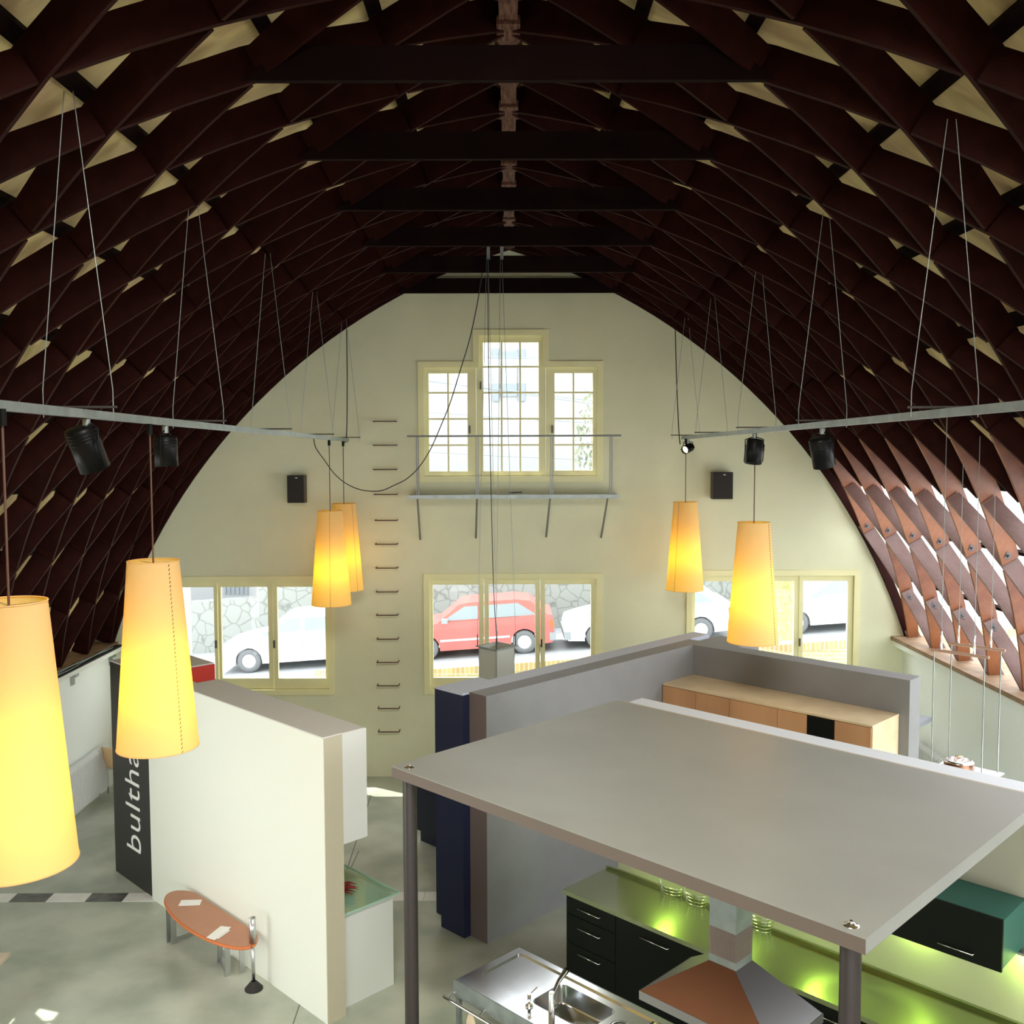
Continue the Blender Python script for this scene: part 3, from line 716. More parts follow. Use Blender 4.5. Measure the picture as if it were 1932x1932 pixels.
for k in range(2): MB().abox(6.665,7.275,-7.808,-7.792,.13+k*1.24+.002,.13+(k+1)*1.23).build('door',M['navy'],nv)
nb=thing('low_cabinet','low navy base cabinet standing beyond the tall navy cabinet','cabinet',AB(7.8,-8.9))
MB().abox(7.95,8.6,-9.75,-7.66,.16,.86).build('body',M['navy'],nb); MB().abox(8.0,8.58,-9.68,-7.66,0,.16).build('plinth',M['navy'],nb)
MB().abox(7.94,8.61,-9.77,-7.65,.86,.9).build('worktop',M['inox2'],nb)
o=MB().abox(7.285,11.2,-7.62,-7.362,0,ZP).build('cabinet_row',M['lavender']); tag(o,'pale topped cabinet row along the far side of the grey partition','cabinet')
o=MB().abox(10.735,11.45,-7.35,-6.75,0,ZP-.05).build('tall_cupboard',M['grey']); tag(o,'dark topped tall cupboard behind the corner of the grey partition','cupboard')
q=atz(1759,1353,1.55)
qa=(q.x+q.y)/S2; qb=(q.x-q.y)/S2
o=MB().abox(10.735,qa,-5.6,qb,1.49,1.55).build('shelf',M['lavender']); tag(o,'pale shelf projecting behind the right end of the grey partition','shelf')
# oak sideboard hung in the corner
sb=thing('sideboard','long oak wall cupboard hung in the corner of the grey partition','sideboard',AB(10.1,-5.7,1.7))
MB().abox(9.80,10.445,-7.105,-4.42,1.52,2.20).build('body',M['oak'],sb)
MB().abox(9.79,10.446,-7.106,-4.41,2.20,2.222).build('top_panel',M['oak_top'],sb)
MB().abox(9.80,10.445,-4.42,-4.412,1.52,2.2).build('end_panel',M['oak_top'],sb)
sbx=[]
for px in (1312,1376,1467,1523,1575):
    d=ray(px,1320); t_=9.78*S2/(d.x+d.y); p=CAM+d*t_; sbx.append((p.x-p.y)/S2)
sbx=[-7.10]+sbx+[-4.42]
for i in range(len(sbx)-1):
    MB().abox(9.78,9.798,sbx[i]+.003,sbx[i+1]-.003,1.525,2.195).build('door' if i!=4 else 'dark_niche',M['oak'] if i!=4 else M['black'],sb)

# ------------------------------------------------------------------ kitchen wall and its kitchen
kw=thing('kitchen_wall','long cream free-standing kitchen wall with pale top behind the canopy','partition',AB(7.6,-3.5))
MB().abox(7.44,7.82,-5.93,1.2,0,ZP-.012).build('panel',M['kwall'],kw); MB().abox(7.44,7.82,-5.93,1.2,ZP-.012,ZP).build('top_cap',M['kwall_top'],kw)
kc=thing('kitchen_unit','long black-green kitchen base unit with green-lit steel worktop along the cream wall','kitchen unit',AB(7.1,-4))
MB().abox(6.80,7.43,-6.03,-.4,.12,.88).build('carcass',M['kblack'],kc); MB().abox(6.86,7.43,-6.0,-.4,0,.12).build('plinth',M['kblack'],kc)
wt=MB().abox(6.755,7.435,-6.06,-.4,.885,.925); wt.abox(7.41,7.435,-6.06,-.4,.925,.955)
wt.build('worktop',M['inox'],kc)
def front(b0,b1,z0,z1,nm,hz=None,h0=None,h1=None,m_=None):
    f=MB().abox(6.778,6.798,b0+.003,b1-.003,z0+.003,z1-.003).build(nm,m_ or M['kblack'],kc)
    if hz:
        mm=(b0+b1)/2; w=h0 or .2
        MB().tube([AB(6.778,mm-w/2,hz),AB(6.745,mm-w/2,hz),AB(6.745,mm+w/2,hz),AB(6.778,mm+w/2,hz)],.006,6).build('handle',M['chrome'],f)
bx=-6.03
front(bx,bx+.6,.70,.88,'drawer',.80,.26); front(bx,bx+.6,.42,.70,'drawer',.61,.26); front(bx,bx+.6,.12,.42,'drawer',.36,.26)
front(bx+.6,bx+1.5,.12,.88,'door',.79,.3); front(bx+1.5,bx+2.4,.12,.88,'door',.79,.3); front(bx+2.4,bx+3.0,.12,.88,'door',.79,.3)
ov=MB().abox(6.765,6.798,bx+3.0,bx+3.6,.66,.83).build('oven_panel',M['oven'],kc)
for k in range(3):
    MB().tube([AB(6.765,bx+3.10+.15*k,.75),AB(6.735,bx+3.10+.15*k,.75)],.026,16).build('knob',M['oven'],ov)
MB().abox(6.77,6.798,bx+3.0,bx+3.6,.14,.64).build('oven_door',M['black'],kc)
front(bx+3.6,bx+4.5,.12,.88,'door',.79,.3); front(bx+4.5,bx+5.4,.12,.88,'door',.79,.3)
wcab=thing('wall_cabinet','black wall cabinet with teal sides at the right of the cream kitchen wall','cabinet',AB(7.2,-2.6,1.52))
MB().abox(6.985,7.438,-3.98,-2.19,1.54,1.885).build('body',M['teal'],wcab)
f=MB().abox(6.96,6.983,-3.98,-2.19,1.52,1.89).build('flap_door',M['kblack'],wcab)
def onA(px,py,a): d=ray(px,py); return CAM+d*(a*S2/(d.x+d.y))
h0=onA(1769,1779,6.93); h1=onA(1835,1802,6.93)
n_=adir*.035
MB().tube([h0+n_,h0,h1,h1+n_],.006,6).build('handle',M['chrome'],f)
MB().lathe([(.001,0),(.05,0),(.055,.01),(.05,.02)],AB(7.15,-2.9,1.515),20).build('puck_lamp',M['greenlamp'],wcab)
# small lamps washing the wall and worktop
for i,b in enumerate((-5.35,-4.55,-3.75,-2.95,-2.15)):
    z=1.50
    r_=thing('wall_lamp','small yellow-green strip lamp on the kitchen wall, %s from the left'%ORD[i],'lamp',AB(7.40,b,z),group='lamps over the kitchen worktop')
    MB().abox(7.34,7.43,b-.06,b+.06,z,z+.02).build('lamp_body',M['inox2'],r_)
    MB().abox(7.345,7.42,b-.05,b+.05,z-.006,z).build('lamp_lens',M['greenlamp'],r_)
    light('strip_light','AREA',AB(7.36,b,z-.01),4.5,(.62,1,.15),aim=AB(7.3,b,0),shape='RECTANGLE',size=.1,size_y=.08).parent=None
# wire baskets hanging on the wall
for i,(px,py) in enumerate(((1262,1684),(1308,1698),(1430,1740))):
    c=onA(px,py,7.36); mb=MB()
    for k in range(5):
        zz=-.035*k+.07; rr=.13-.012*k
        mb.tube([c+bdir*rr*1.1*cos(pi*t/8-pi)*1+adir*(.05-abs(sin(pi*t/8))*rr*.8)+Vector((0,0,zz)) for t in range(9)],.003,5)
    for k in range(6):
        t=pi*k/5
        mb.tube([c+bdir*.14*cos(t)+adir*(.05-sin(t)*.105)+Vector((0,0,.07)),c+bdir*.09*cos(t)+adir*(.05-sin(t)*.06)+Vector((0,0,-.07))],.0025,5)
    o=mb.build('wire_basket',M['chrome'])
    tag(o,['wire basket hanging under the canopy, at the left end of the worktop','wire basket hanging under the canopy, just left of the hood duct','wire basket hanging under the canopy, just right of the hood duct'][i],'basket',group='wire baskets under the canopy')

# canopy
cn=thing('canopy','large flat grey canopy slab on round posts, leaning on the cream wall','canopy',AB(6,-4,2.58))
MB().abox(4.60,7.385,-5.91,-2.085,2.585,2.668).build('slab',M['canopy_edge'],cn)
MB().abox(4.598,7.387,-5.912,-2.083,2.666,2.672).build('top_laminate',M['canopy'],cn)
MB().abox(4.601,7.384,-2.087,-2.0845,2.587,2.664).build('lit_end_face',M['canopy'],cn)  # same laminate as the edge; light from the right painted in as paler colour
MB().abox(7.388,7.44,-5.905,-2.085,2.60,2.662).build('trim_strip',M['ply'],cn)
for a,b in ((4.68,-5.79),(4.68,-2.20)):
    MB().tube([AB(a,b,0),AB(a,b,2.585)],.055,28).build('post',M['post'],cn)
    s_=MB().lathe([(.001,.012),(.02,.012),(.022,.005),(.04,.003),(.042,0)],AB(a,b,2.672),20); s_.tube([AB(a,b,2.68),AB(a,b,2.697)],.009,8); s_.build('bolt_cap',M['chrome'],cn)
ct=5.40; cbb=-3.36
hd=thing('cooker_hood','brushed steel pyramid cooker hood with square duct under the canopy','cooker hood',AB(ct,cbb,1.45))
w=.10

def zA(px,py,a,b):
    d=ray(px,py); return (CAM+d*(hypot(*AB(a,b).xy)/hypot(d.x,d.y))).z
zt_h=zA(1388,1833,ct-w,cbb+w); zp1=zA(1388,1765,ct-w,cbb+w); zp0=zA(1388,1818,ct-w,cbb+w)
print('hood z',zt_h,zp0,zp1)
MB().abox(ct-w,ct+w,cbb-w,cbb+w,zp1,2.584).build('duct',M['steel'],hd)
pf=MB()
for k in range(22):
    o_=-w+2*w*(k+.5)/22
    for s_ in (-1,1):
        pf.abox(ct+s_*w-.002,ct+s_*w+.002,cbb+o_-.0028,cbb+o_+.0028,zp0,zp1); pf.abox(ct+o_-.0028,ct+o_+.0028,cbb+s_*w-.002,cbb+s_*w+.002,zp0,zp1)
for k in range(14):
    zz=zp0+(zp1-zp0)*(k+.5)/14
    for s_ in (-1,1):
        pf.abox(ct+s_*w-.002,ct+s_*w+.002,cbb-w,cbb+w,zz-.003,zz+.003); pf.abox(ct-w,ct+w,cbb+s_*w-.002,cbb+s_*w+.002,zz-.003,zz+.003)
pf.build('perforated_duct',M['duct'],hd)
MB().abox(ct-w*1.01,ct+w*1.01,cbb-w*1.01,cbb+w*1.01,zt_h-.002,zp0).build('collar_ring',M['steel'],hd)
za=1.50; a0_,a1_,b0_,b1_=5.07,5.68,-3.85,-2.85
m=MB(); lo=[AB(a0_,b0_,za),AB(a0_,b1_,za),AB(a1_,b1_,za),AB(a1_,b0_,za)]; hi=[AB(ct-w,cbb-w,zt_h),AB(ct-w,cbb+w,zt_h),AB(ct+w,cbb+w,zt_h),AB(ct+w,cbb-w,zt_h)]
m.hexa(lo+hi); m.build('pyramid',M['hood'],hd)
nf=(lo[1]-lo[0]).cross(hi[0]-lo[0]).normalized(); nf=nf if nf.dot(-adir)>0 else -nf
MB().prism([lo[0]+nf*.001,lo[1]+nf*.001,hi[1]+nf*.001,hi[0]+nf*.001],nf*.003).build('reflection_panel',M['hood_reflection'],hd)['label']='brown reflection painted on the front of the hood'  # thin overlay carrying the painted reflection, not a separate metal
MB().abox(a0_-.004,a1_+.004,b0_-.004,b1_+.004,za-.06,za+.001).build('lip',M['hood'],hd)

# stainless sink island
isl=thing('sink_island','stainless steel sink island with open frame under the canopy','sink unit',AB(5.33,-4))
E0,E1,G0,G1=4.97,5.695,-5.60,-2.4
zt0=.92
def rr_poly(a0,a1,b0,b1,r,n=6):
    out=[]
    for ca,cb,s0 in ((a1-r,b1-r,0),(a0+r,b1-r,pi/2),(a0+r,b0+r,pi),(a1-r,b0+r,3*pi/2)):
        for k in range(n+1):
            t=s0+pi/2*k/n; out.append((ca+r*cos(t),cb+r*sin(t)))
    return out
def sheet(outer,holes,z0,z1,name,m_,parent):
    cu=bpy.data.curves.new(name,'CURVE'); cu.dimensions='2D'; cu.fill_mode='BOTH'; cu.extrude=(z1-z0)/2
    for poly in [outer]+holes:
        s=cu.splines.new('POLY'); s.points.add(len(poly)-1)
        for p,(a,b) in zip(s.points,poly):
            q=AB(a,b); p.co=(q.x,q.y,0,1)
        s.use_cyclic_u=True
    t=bpy.data.objects.new('tmp',cu); COL.objects.link(t); bpy.context.view_layer.update()
    me=bpy.data.meshes.new_from_object(t.evaluated_get(bpy.context.evaluated_depsgraph_get())); bpy.data.objects.remove(t)
    me.transform(Matrix.Translation((0,0,(z0+z1)/2))); me.materials.clear(); me.materials.append(m_); me.name=name
    o=bpy.data.objects.new(name,me); COL.objects.link(o); o.parent=parent; o.matrix_parent_inverse=Matrix.Translation(-parent.location); return o
tray_p=rr_poly(5.17,5.64,-5.53,-2.5,.04)
bowl1=rr_poly(5.19,5.56,-4.99,-4.43,.06); waste=rr_poly(5.33,5.50,-4.37,-4.20,.084,10); bowl2=rr_poly(5.19,5.58,-4.08,-3.5,.06)
sheet([(E0,G0),(E1,G0),(E1,G1),(E0,G1)],[tray_p],zt0-.02,zt0,'top_rim',M['inox_sink'],isl)
sheet(tray_p,[bowl1,waste,bowl2],zt0-.028,zt0-.014,'sunken_top',M['inox_sink'],isl)
def bowl(poly,depth,name):
    n=len(poly); m=MB()
    ca=sum(p[0] for p in poly)/n; cb_=sum(p[1] for p in poly)/n
    r0=[AB(a,b,zt0-.016) for a,b in poly]; r1=[AB(ca+(a-ca)*.95,cb_+(b-cb_)*.96,zt0-depth+.02) for a,b in poly]; r2=[AB(ca+(a-ca)*.88,cb_+(b-cb_)*.92,zt0-depth) for a,b in poly]
    vs=r0+r1+r2; fs=[(i,(i+1)%n,n+(i+1)%n,n+i) for i in range(n)]+[(n+i,n+(i+1)%n,2*n+(i+1)%n,2*n+i) for i in range(n)]+[tuple(range(2*n,3*n))]
    m.add(vs,fs,True); return m.build(name,M['inox_sink'],isl)
b1_o=bowl(bowl1,.17,'sink_bowl'); bowl(bowl2,.17,'sink_bowl'); bowl(waste,.05,'waste_ring')
MB().lathe([(.001,.012),(.02,.012),(.022,.0),(.055,.0),(.07,.006),(.078,.0)],AB(5.415,-4.285,zt0-.012),28).build('waste_lid',M['inox_sink'],isl)
MB().tube([AB(5.17,-4.13,zt0+.0),AB(5.6,-4.13,zt0+.0)],.02,12).build('divider_rod',M['chrome'],isl)
# apron, frame and rail
MB().abox(E0-.012,E0,G0-.012,G1,.80,zt0+.012).abox(E0,E1,G0-.012,G0,.80,zt0-.001).abox(E1,E1+.012,G0,G1,.84,zt0-.001).build('apron',M['steel'],isl)
for a in (E0+.02,E1-.03):
    for b in (G0+.02,-4.0,G1-.03): MB().abox(a-.018,a+.018,b-.018,b+.018,0,.80).build('leg',M['steel'],isl)
MB().tube([AB(E0-.08,G0-.05,.80),AB(E0-.08,G1,.80)],.013,10).build('rail',M['chrome'],isl)
for b in (G0,G0+.35,-4,-3): MB().tube([AB(E0-.085,b,.80),AB(E0,b,.83)],.008,6).build('rail_bracket',M['chrome'],isl)
# tap
tx=thing('mixer_tap','chrome mixer tap with lever on the sink island','tap',AB(5.12,-4.70,zt0))
tpz=AB(5.12,-4.70,zt0)
MB().tube([tpz,tpz+Vector((0,0,.20)),tpz+Vector((0,0,.205))],[.024,.024,.02],16).build('tap_body',M['chrome'],tx)
MB().tube([tpz+Vector((0,0,.17)),tpz+adir*.10+bdir*(-.02)+Vector((0,0,.24)),tpz+adir*.2+bdir*(-.04)+Vector((0,0,.27))],[.014,.016,.022],12).build('spout',M['chrome'],tx)
MB().tube([tpz+adir*.19+bdir*(-.04)+Vector((0,0,.265)),tpz+adir*.235+bdir*(-.045)+Vector((0,0,.275))],[.024,.02],12).build('spray_head',M['black'],tx)
sd=thing('soap_dispenser','small chrome soap dispenser beside the mixer tap','soap dispenser',AB(5.12,-4.93,zt0)); sp=AB(5.12,-4.93,zt0)
MB().tube([sp,sp+Vector((0,0,.01)),sp+Vector((0,0,.012)),sp+Vector((0,0,.08)),sp+Vector((0,0,.10))],[.03,.03,.013,.013,.016],12).build('pump',M['chrome'],sd)
MB().tube([sp+Vector((0,0,.09)),sp+adir*.09+Vector((0,0,.115))],.005,6).build('nozzle',M['chrome'],sd)
rg=MB(); q=AB(E0-.08,-5.33,.80)
for k in range(5): rg.tube([q+bdir*.008*(k-2),q+bdir*.02*(k-2)+Vector((0,0,-.08)),q+bdir*.016*(k-2)+Vector((0,0,-.24))],[.005,.012,.009],6)
tag(rg.build('tea_towel',M['tie']),'bunched cream cloth hanging on the rail of the sink island','cloth')
o=MB().prism([AB(a,b,.932) for a,b in rr_poly(5.2,5.62,-3.98,-3.55,.05)],(0,0,.02)).build('chopping_board',M['white_lac']); tag(o,'pale rounded chopping board on the sink island near the hood','chopping board')

# ------------------------------------------------------------------ oval bench
bn=thing('oval_bench','long half-oval tan leather bench on flat steel legs by the white partition','bench',AB(4.55,-8.85))
bo=[]
cb0,L2=-8.86,.80
for k in range(49):
    t=2*pi*k/48; b=cb0+L2*cos(t); s_=sin(t)
    a=4.57+(.25*s_ if s_<0 else .15*min(1,s_*1.6))
    bo.append((a,b))
bo=bo[:-1]
MB().prism([AB(a,b,.425) for a,b in bo],(0,0,.03)).build('seat',M['bench'],bn)
MB().tube([AB(4.57+(a-4.57)*1.01,cb0+(b-cb0)*1.005,.438) for a,b in bo+[bo[0]]],.016,8,cap=False).build('seat_edge',M['bench_edge'],bn)
def fleg(a,b,wx=.05,z1=.425):
    MB().abox(a-.004,a+.004,b-wx/2,b+wx/2,0,z1).build('leg',M['inox2'],bn)
for b in (-9.47,-8.50):
    for a,bb in ((4.46,b),(4.68,b+.08),(4.5,b+.18)):
        pass
lg=[(4.45,-9.50),(4.47,-9.44),(4.63,-8.77),(4.55,-8.47),(4.68,-8.42)]
for a,b in lg:
    MB().abox(a-.03,a+.03,b-.004,b+.004,0,.43).build('leg',M['inox2'],bn)
MB().abox(4.45,4.70,-9.475,-9.465,.005,.05).build('foot_bar',M['inox2'],bn)
MB().hexa([AB(4.62,-8.77,.004),AB(4.66,-8.77,.004),AB(4.58,-8.47,.004),AB(4.54,-8.47,.004),AB(4.62,-8.77,.045),AB(4.66,-8.77,.045),AB(4.58,-8.47,.045),AB(4.54,-8.47,.045)]).build('foot_bar',M['inox2'],bn)
def paper(pts,lab,dz=0):
    m=MB().prism([atz(x,y,.457+dz) for x,y in pts],(0,0,.003)); o=m.build('leaflet',M['paper']); tag(o,lab,'leaflet',group='leaflets on the bench')
Q=lambda x,y:(290+x*.1242,1650+y*.1242)
paper([Q(375,478),Q(420,392),Q(735,385),Q(700,465)],'white leaflet lying alone on the far half of the oval bench')
paper([Q(800,960),Q(1020,785),Q(1180,803),Q(925,998)],'upper white leaflet of the pile on the near half of the bench',.004)
paper([Q(850,985),Q(1040,830),Q(1165,848),Q(990,975)],'lower white leaflet of the pile on the near half of the bench')
ab_=atz(479,1866,0)
at_=thing('standing_ashtray','slim chrome standing ashtray on black foot beside the oval bench','ashtray',ab_)
MB().lathe([(.001,0),(.085,0),(.085,.012),(.03,.075),(.022,.08)],ab_,28).build('foot',M['black_matt'],at_)
MB().lathe([(.001,.07),(.017,.075),(.017,.50),(.001,.5)],ab_,20).build('pole',M['inox2'],at_)
MB().lathe([(.02,.46),(.033,.46),(.033,.70),(.028,.70),(.028,.62),(.001,.62)],ab_,24).build('ash_tube',M['inox2'],at_)

# ------------------------------------------------------------------ radiators, chair, tables
def radiator(side,y0,y1,z0,z1,lab):
    X=side*(XW-.03); r_=thing('radiator',lab,'radiator',(side*(XW-.1),(y0+y1)/2,z0),group='column radiators')
    n=int((y1-y0)/.045); m=MB()
    for i in range(n):
        y=y0+(i+.5)*(y1-y0)/n
        for dx in (-.03,.03,):
            m.tube([(side*(XW-.10)+dx,y,z0+.03),(side*(XW-.10)+dx,y,z1-.03)],.012,6)
        m.tube([(side*(XW-.10)-.045,y,z1-.05),(side*(XW-.10)-.03,y,z1-.01),(side*(XW-.10)+.03,y,z1-.01),(side*(XW-.10)+.045,y,z1-.05)],.016,6)
        m.tube([(side*(XW-.10)-.03,y,z0+.02),(side*(XW-.10)+.03,y,z0+.02)],.018,6)
    m.build('columns',M['radiator'],r_)
    MB().tube([(side*(XW-.1),y0,z0+.05),(side*(XW-.1),y1,z0+.05)],.02,8).tube([(side*(XW-.1),y0,z1-.05),(side*(XW-.1),y1,z1-.05)],.02,8).build('header_pipe',M['radiator'],r_)
    MB().tube([(side*(XW-.1),y1,z0+.2),(side*(XW-.1),y1+.06,z0+.2),(side*(XW-.1),y1+.06,0)],.012,8).build('valve_pipe',M['steel'],r_)
    for y in (y0+.2,y1-.2): MB().box(side*(XW-.1)-.02,side*(XW-.003),y-.02,y+.02,z1-.12,z1-.06).build('bracket',M['radiator'],r_)
radiator(-1,11.8,14.25,.12,.78,'white column radiator on the left wall beside the plywood chair')
radiator(1,12.2,14.35,.12,.80,'white column radiator on the right wall beyond the grey partition')
# plywood chair
def chair(cx,cy,rot):
    r_=thing('plywood_chair','beech plywood shell chair with thin steel legs by the left wall','chair',(cx,cy,0))
    r_.rotation_euler=(0,0,rot)
    def loc(o): o.parent=r_; o.matrix_parent_inverse=Matrix.Identity(4)
    # shell seat
    import bmesh
    st=[(.20,.44,.20),(.10,.445,.215),(0,.435,.21),(-.10,.43,.19),(-.17,.45,.15),(-.21,.52,.115),(-.225,.60,.16),(-.24,.70,.205),(-.255,.78,.18),(-.26,.81,.10)]
    vs=[];fs=[]; nn=9
    for (y,z,w_) in st:
        for k in range(nn):
            u=-1+2*k/(nn-1); vs.append((u*w_,y+.03*u*u*(1 if z>.5 else 0),z+.012*u*u*(1 if z<.5 else 0)))
    for i in range(len(st)-1):
        for k in range(nn-1): fs.append((i*nn+k,i*nn+k+1,(i+1)*nn+k+1,(i+1)*nn+k))
    m=MB().add(vs,fs,True); o=m.build('seat_shell',M['beech']); sm=o.modifiers.new('s','SOLIDIFY'); sm.thickness=.01; o.modifiers.new('b','SUBSURF').levels=1; loc(o)
    for sx in (-1,1):
        for sy in (-1,1):
            o=MB().tube([(sx*.06,sy*.05,.425),(sx*.17,sy*.15,.41),(sx*.235,sy*.22,.0)],.0075,8).build('leg',M['chrome']); loc(o)
    return r_
fp=atz(186,1508,0)
chair(fp.x+.30,fp.y+.12,radians(-32))
q1=atz(20,1797,.4); q2=atz(0,1818,.4)
tb=thing('wooden_table','low wooden table whose corner shows at the lower left edge','table',(q1.x-.45,q1.y-.45,0))
MB().box(q1.x-.9,q1.x,q1.y-.9,q1.y,.37,.40).build('table_top',M['ply'],tb)
for dx in (.25,.7):
    for dy in (.25,.7): MB().box(q1.x-dx-.02,q1.x-dx+.02,q1.y-dy-.02,q1.y-dy+.02,0,.37).build('leg',M['ply'],tb)

# ------------------------------------------------------------------ suspended rack with pot at right
YR=9.8
def P_(x,y): return aty(x,y,YR)
bA,bB=P_(1757,1220),P_(1876,1236)
L_=.56
bar0=(bA.x+bA.y)/S2,(bA.x-bA.y)/S2
zb_=bA.z-.03
a0=bar0[0]; b0=bar0[1]
a1=a0+.46
rk=thing('hanging_rack','suspended shelf on thin rods and wires with two wooden bars at right','hanging rack',AB(a0+.15,b0+.45,1.8))
for a in (a0,a1):
    MB().tube([AB(a,b0,zb_),AB(a,b0+L_,zb_)],.016,10).build('wooden_bar',M['rackwood'],rk)
    for b in (b0+.03,b0+L_-.04):
        MB().tube([AB(a,b,zb_),AB(a,b,1.80)],.006,6).build('rod',M['steel'],rk)
    for b in (b0+.10,b0+L_-.14):
        t_=AB(a,b,0); ztop=CZ0+sqrt((RI+.1)**2-(t_.x-CX0)**2)
        MB().tube([AB(a,b,zb_),AB(a,b,zb_+.1),AB(a,b,zb_+.12),AB(a,b,zb_+.2)],[.012,.012,.007,.011],8).build('turnbuckle',M['chrome'],rk)
        MB().tube([AB(a,b,zb_+.2),AB(a,b,ztop)],.0035,5).build('wire',M['steel'],rk)
MB().abox(a0-.03,a1+.03,b0-.02,b0+L_+.02,1.80,1.815).build('shelf',M['inox2'],rk)
pc=P_(1825,1452); 
pcx=AB(a0+.23,b0+.22,1.816)
pot=thing('copper_pot','round copper pot with lid on the hanging rack','pot',pcx)
MB().lathe([(.001,0),(.135,0),(.145,.01),(.145,.10),(.15,.102)],pcx,32).build('pot_body',M['copper'],pot)
MB().lathe([(.15,.102),(.148,.11),(.12,.118),(.02,.122),(.001,.122)],pcx,32).build('pot_lid',M['inox_sink'],pot)
MB().tube([pcx+Vector((-.05,0,.12)),pcx+Vector((-.03,0,.15)),pcx+Vector((.03,0,.15)),pcx+Vector((.05,0,.12))],.007,8).build('lid_handle',M['copper'],pot)
pp=AB(a0+.15,b0+.74,1.816)
o=MB().abox(a0+.10,a0+.34,b0+.40,b0+.57,1.816,1.85).build('white_dish',M['paper'],bevel=.008); tag(o,'flat white dish on the hanging rack beside the copper pot','dish')

# ------------------------------------------------------------------ outside: street, wall, houses, cars
def zs_(x): return .175+.067*x
gr=MB().add([(-40,15.4,zs_(-40)-.2),(40,15.4,zs_(40)-.2),(40,80,zs_(40)-.2),(-40,80,zs_(-40)-.2)],[(0,1,2,3)]).build('ground_outside',M['asphalt']); struct(gr)
sl_=MB().hexa([(-14,17.2,zs_(-14)-.2),(14,17.2,zs_(14)-.2),(14,21.2,zs_(14)-.2),(-14,21.2,zs_(-14)-.2),(-14,17.2,zs_(-14)+.02),(14,17.2,zs_(14)+.02),(14,21.2,zs_(14)+.02),(-14,21.2,zs_(-14)+.02)]).build('pavement',M['pavement']); struct(sl_)
def slopebox(x0,x1,y0,y1,h0,h1,zb0=None):
    m=MB(); z=lambda x,h:.068*x+h
    m.hexa([(x0,y0,z(x0,h0)),(x1,y0,z(x1,h0)),(x1,y1,z(x1,h0)),(x0,y1,z(x0,h0)),(x0,y0,z(x0,h1)),(x1,y0,z(x1,h1)),(x1,y1,z(x1,h1)),(x0,y1,z(x0,h1))]); return m
bwl=thing('brick_garden_wall','low buff brick garden wall with upright top course outside the windows','garden wall',(2,17,0))
slopebox(-1.7,9,16.9,17.15,-.6,1.24).build('courses',M['brick'],bwl); slopebox(-1.7,9,16.88,17.17,1.24,1.38).build('soldier_course',M['brick_solid'],bwl)
sw=thing('rubble_wall','grey rubble stone wall across the street','stone wall',(0,27.6,0))
slopebox(-7.2,9.9,27.4,27.9,-.3,2.6).build('high_section',M['stone'],sw); slopebox(-20,-7.2,27.4,27.9,-.3,1.45).build('low_section',M['stone'],sw)
hs=thing('house','large pale rendered house across the street with one shuttered window','house',(0,31,0))
MB().box(-22,8.5,31,38,-1,12).build('facade',M['house'],hs)
wp=aty(930,757,31); wq_=aty(990,658,31)
fr=MB().box(wp.x,wp.x+.2,30.93,31,wp.z,wq_.z).box(wq_.x-.2,wq_.x,30.93,31,wp.z,wq_.z).build('shutter',M['shutter'],hs)
MB().box(wp.x+.25,wq_.x-.25,30.95,31,wp.z+.15,wq_.z-.6).build('house_window',M['shutter'],hs); MB().box(wp.x+.2,wq_.x-.2,30.9,31,wq_.z-.55,wq_.z-.1).build('roller_box',M['shutter'],hs)
gp_=aty(424,1115,31)
g_=MB()
for k in range(6): g_.box(gp_.x+.07*k*2,gp_.x+.07*k*2+.05,30.95,31,gp_.z-.1,gp_.z+.4)
g_.build('window_grille',M['shutter'],hs)
# power lines
for i,(p0,p1) in enumerate((((811,715),(1020,745)),((811,775),(1120,795)),((811,850),(1120,865)),((911,670),(1016,672)),((1047,744),(1118,752)))):
    a=aty(*p0,24); b=aty(*p1,24); d=(b-a).normalized()
    o=MB().tube([a-d*9,(a+b)/2-Vector((0,0,.05)),b+d*9],.012,5).build('power_line',M['shutter'])
    tag(o,'thin overhead power line seen through the high window, %s from the top'%['second','fourth','lowest','uppermost','third'][i],'power line',group='overhead power lines')

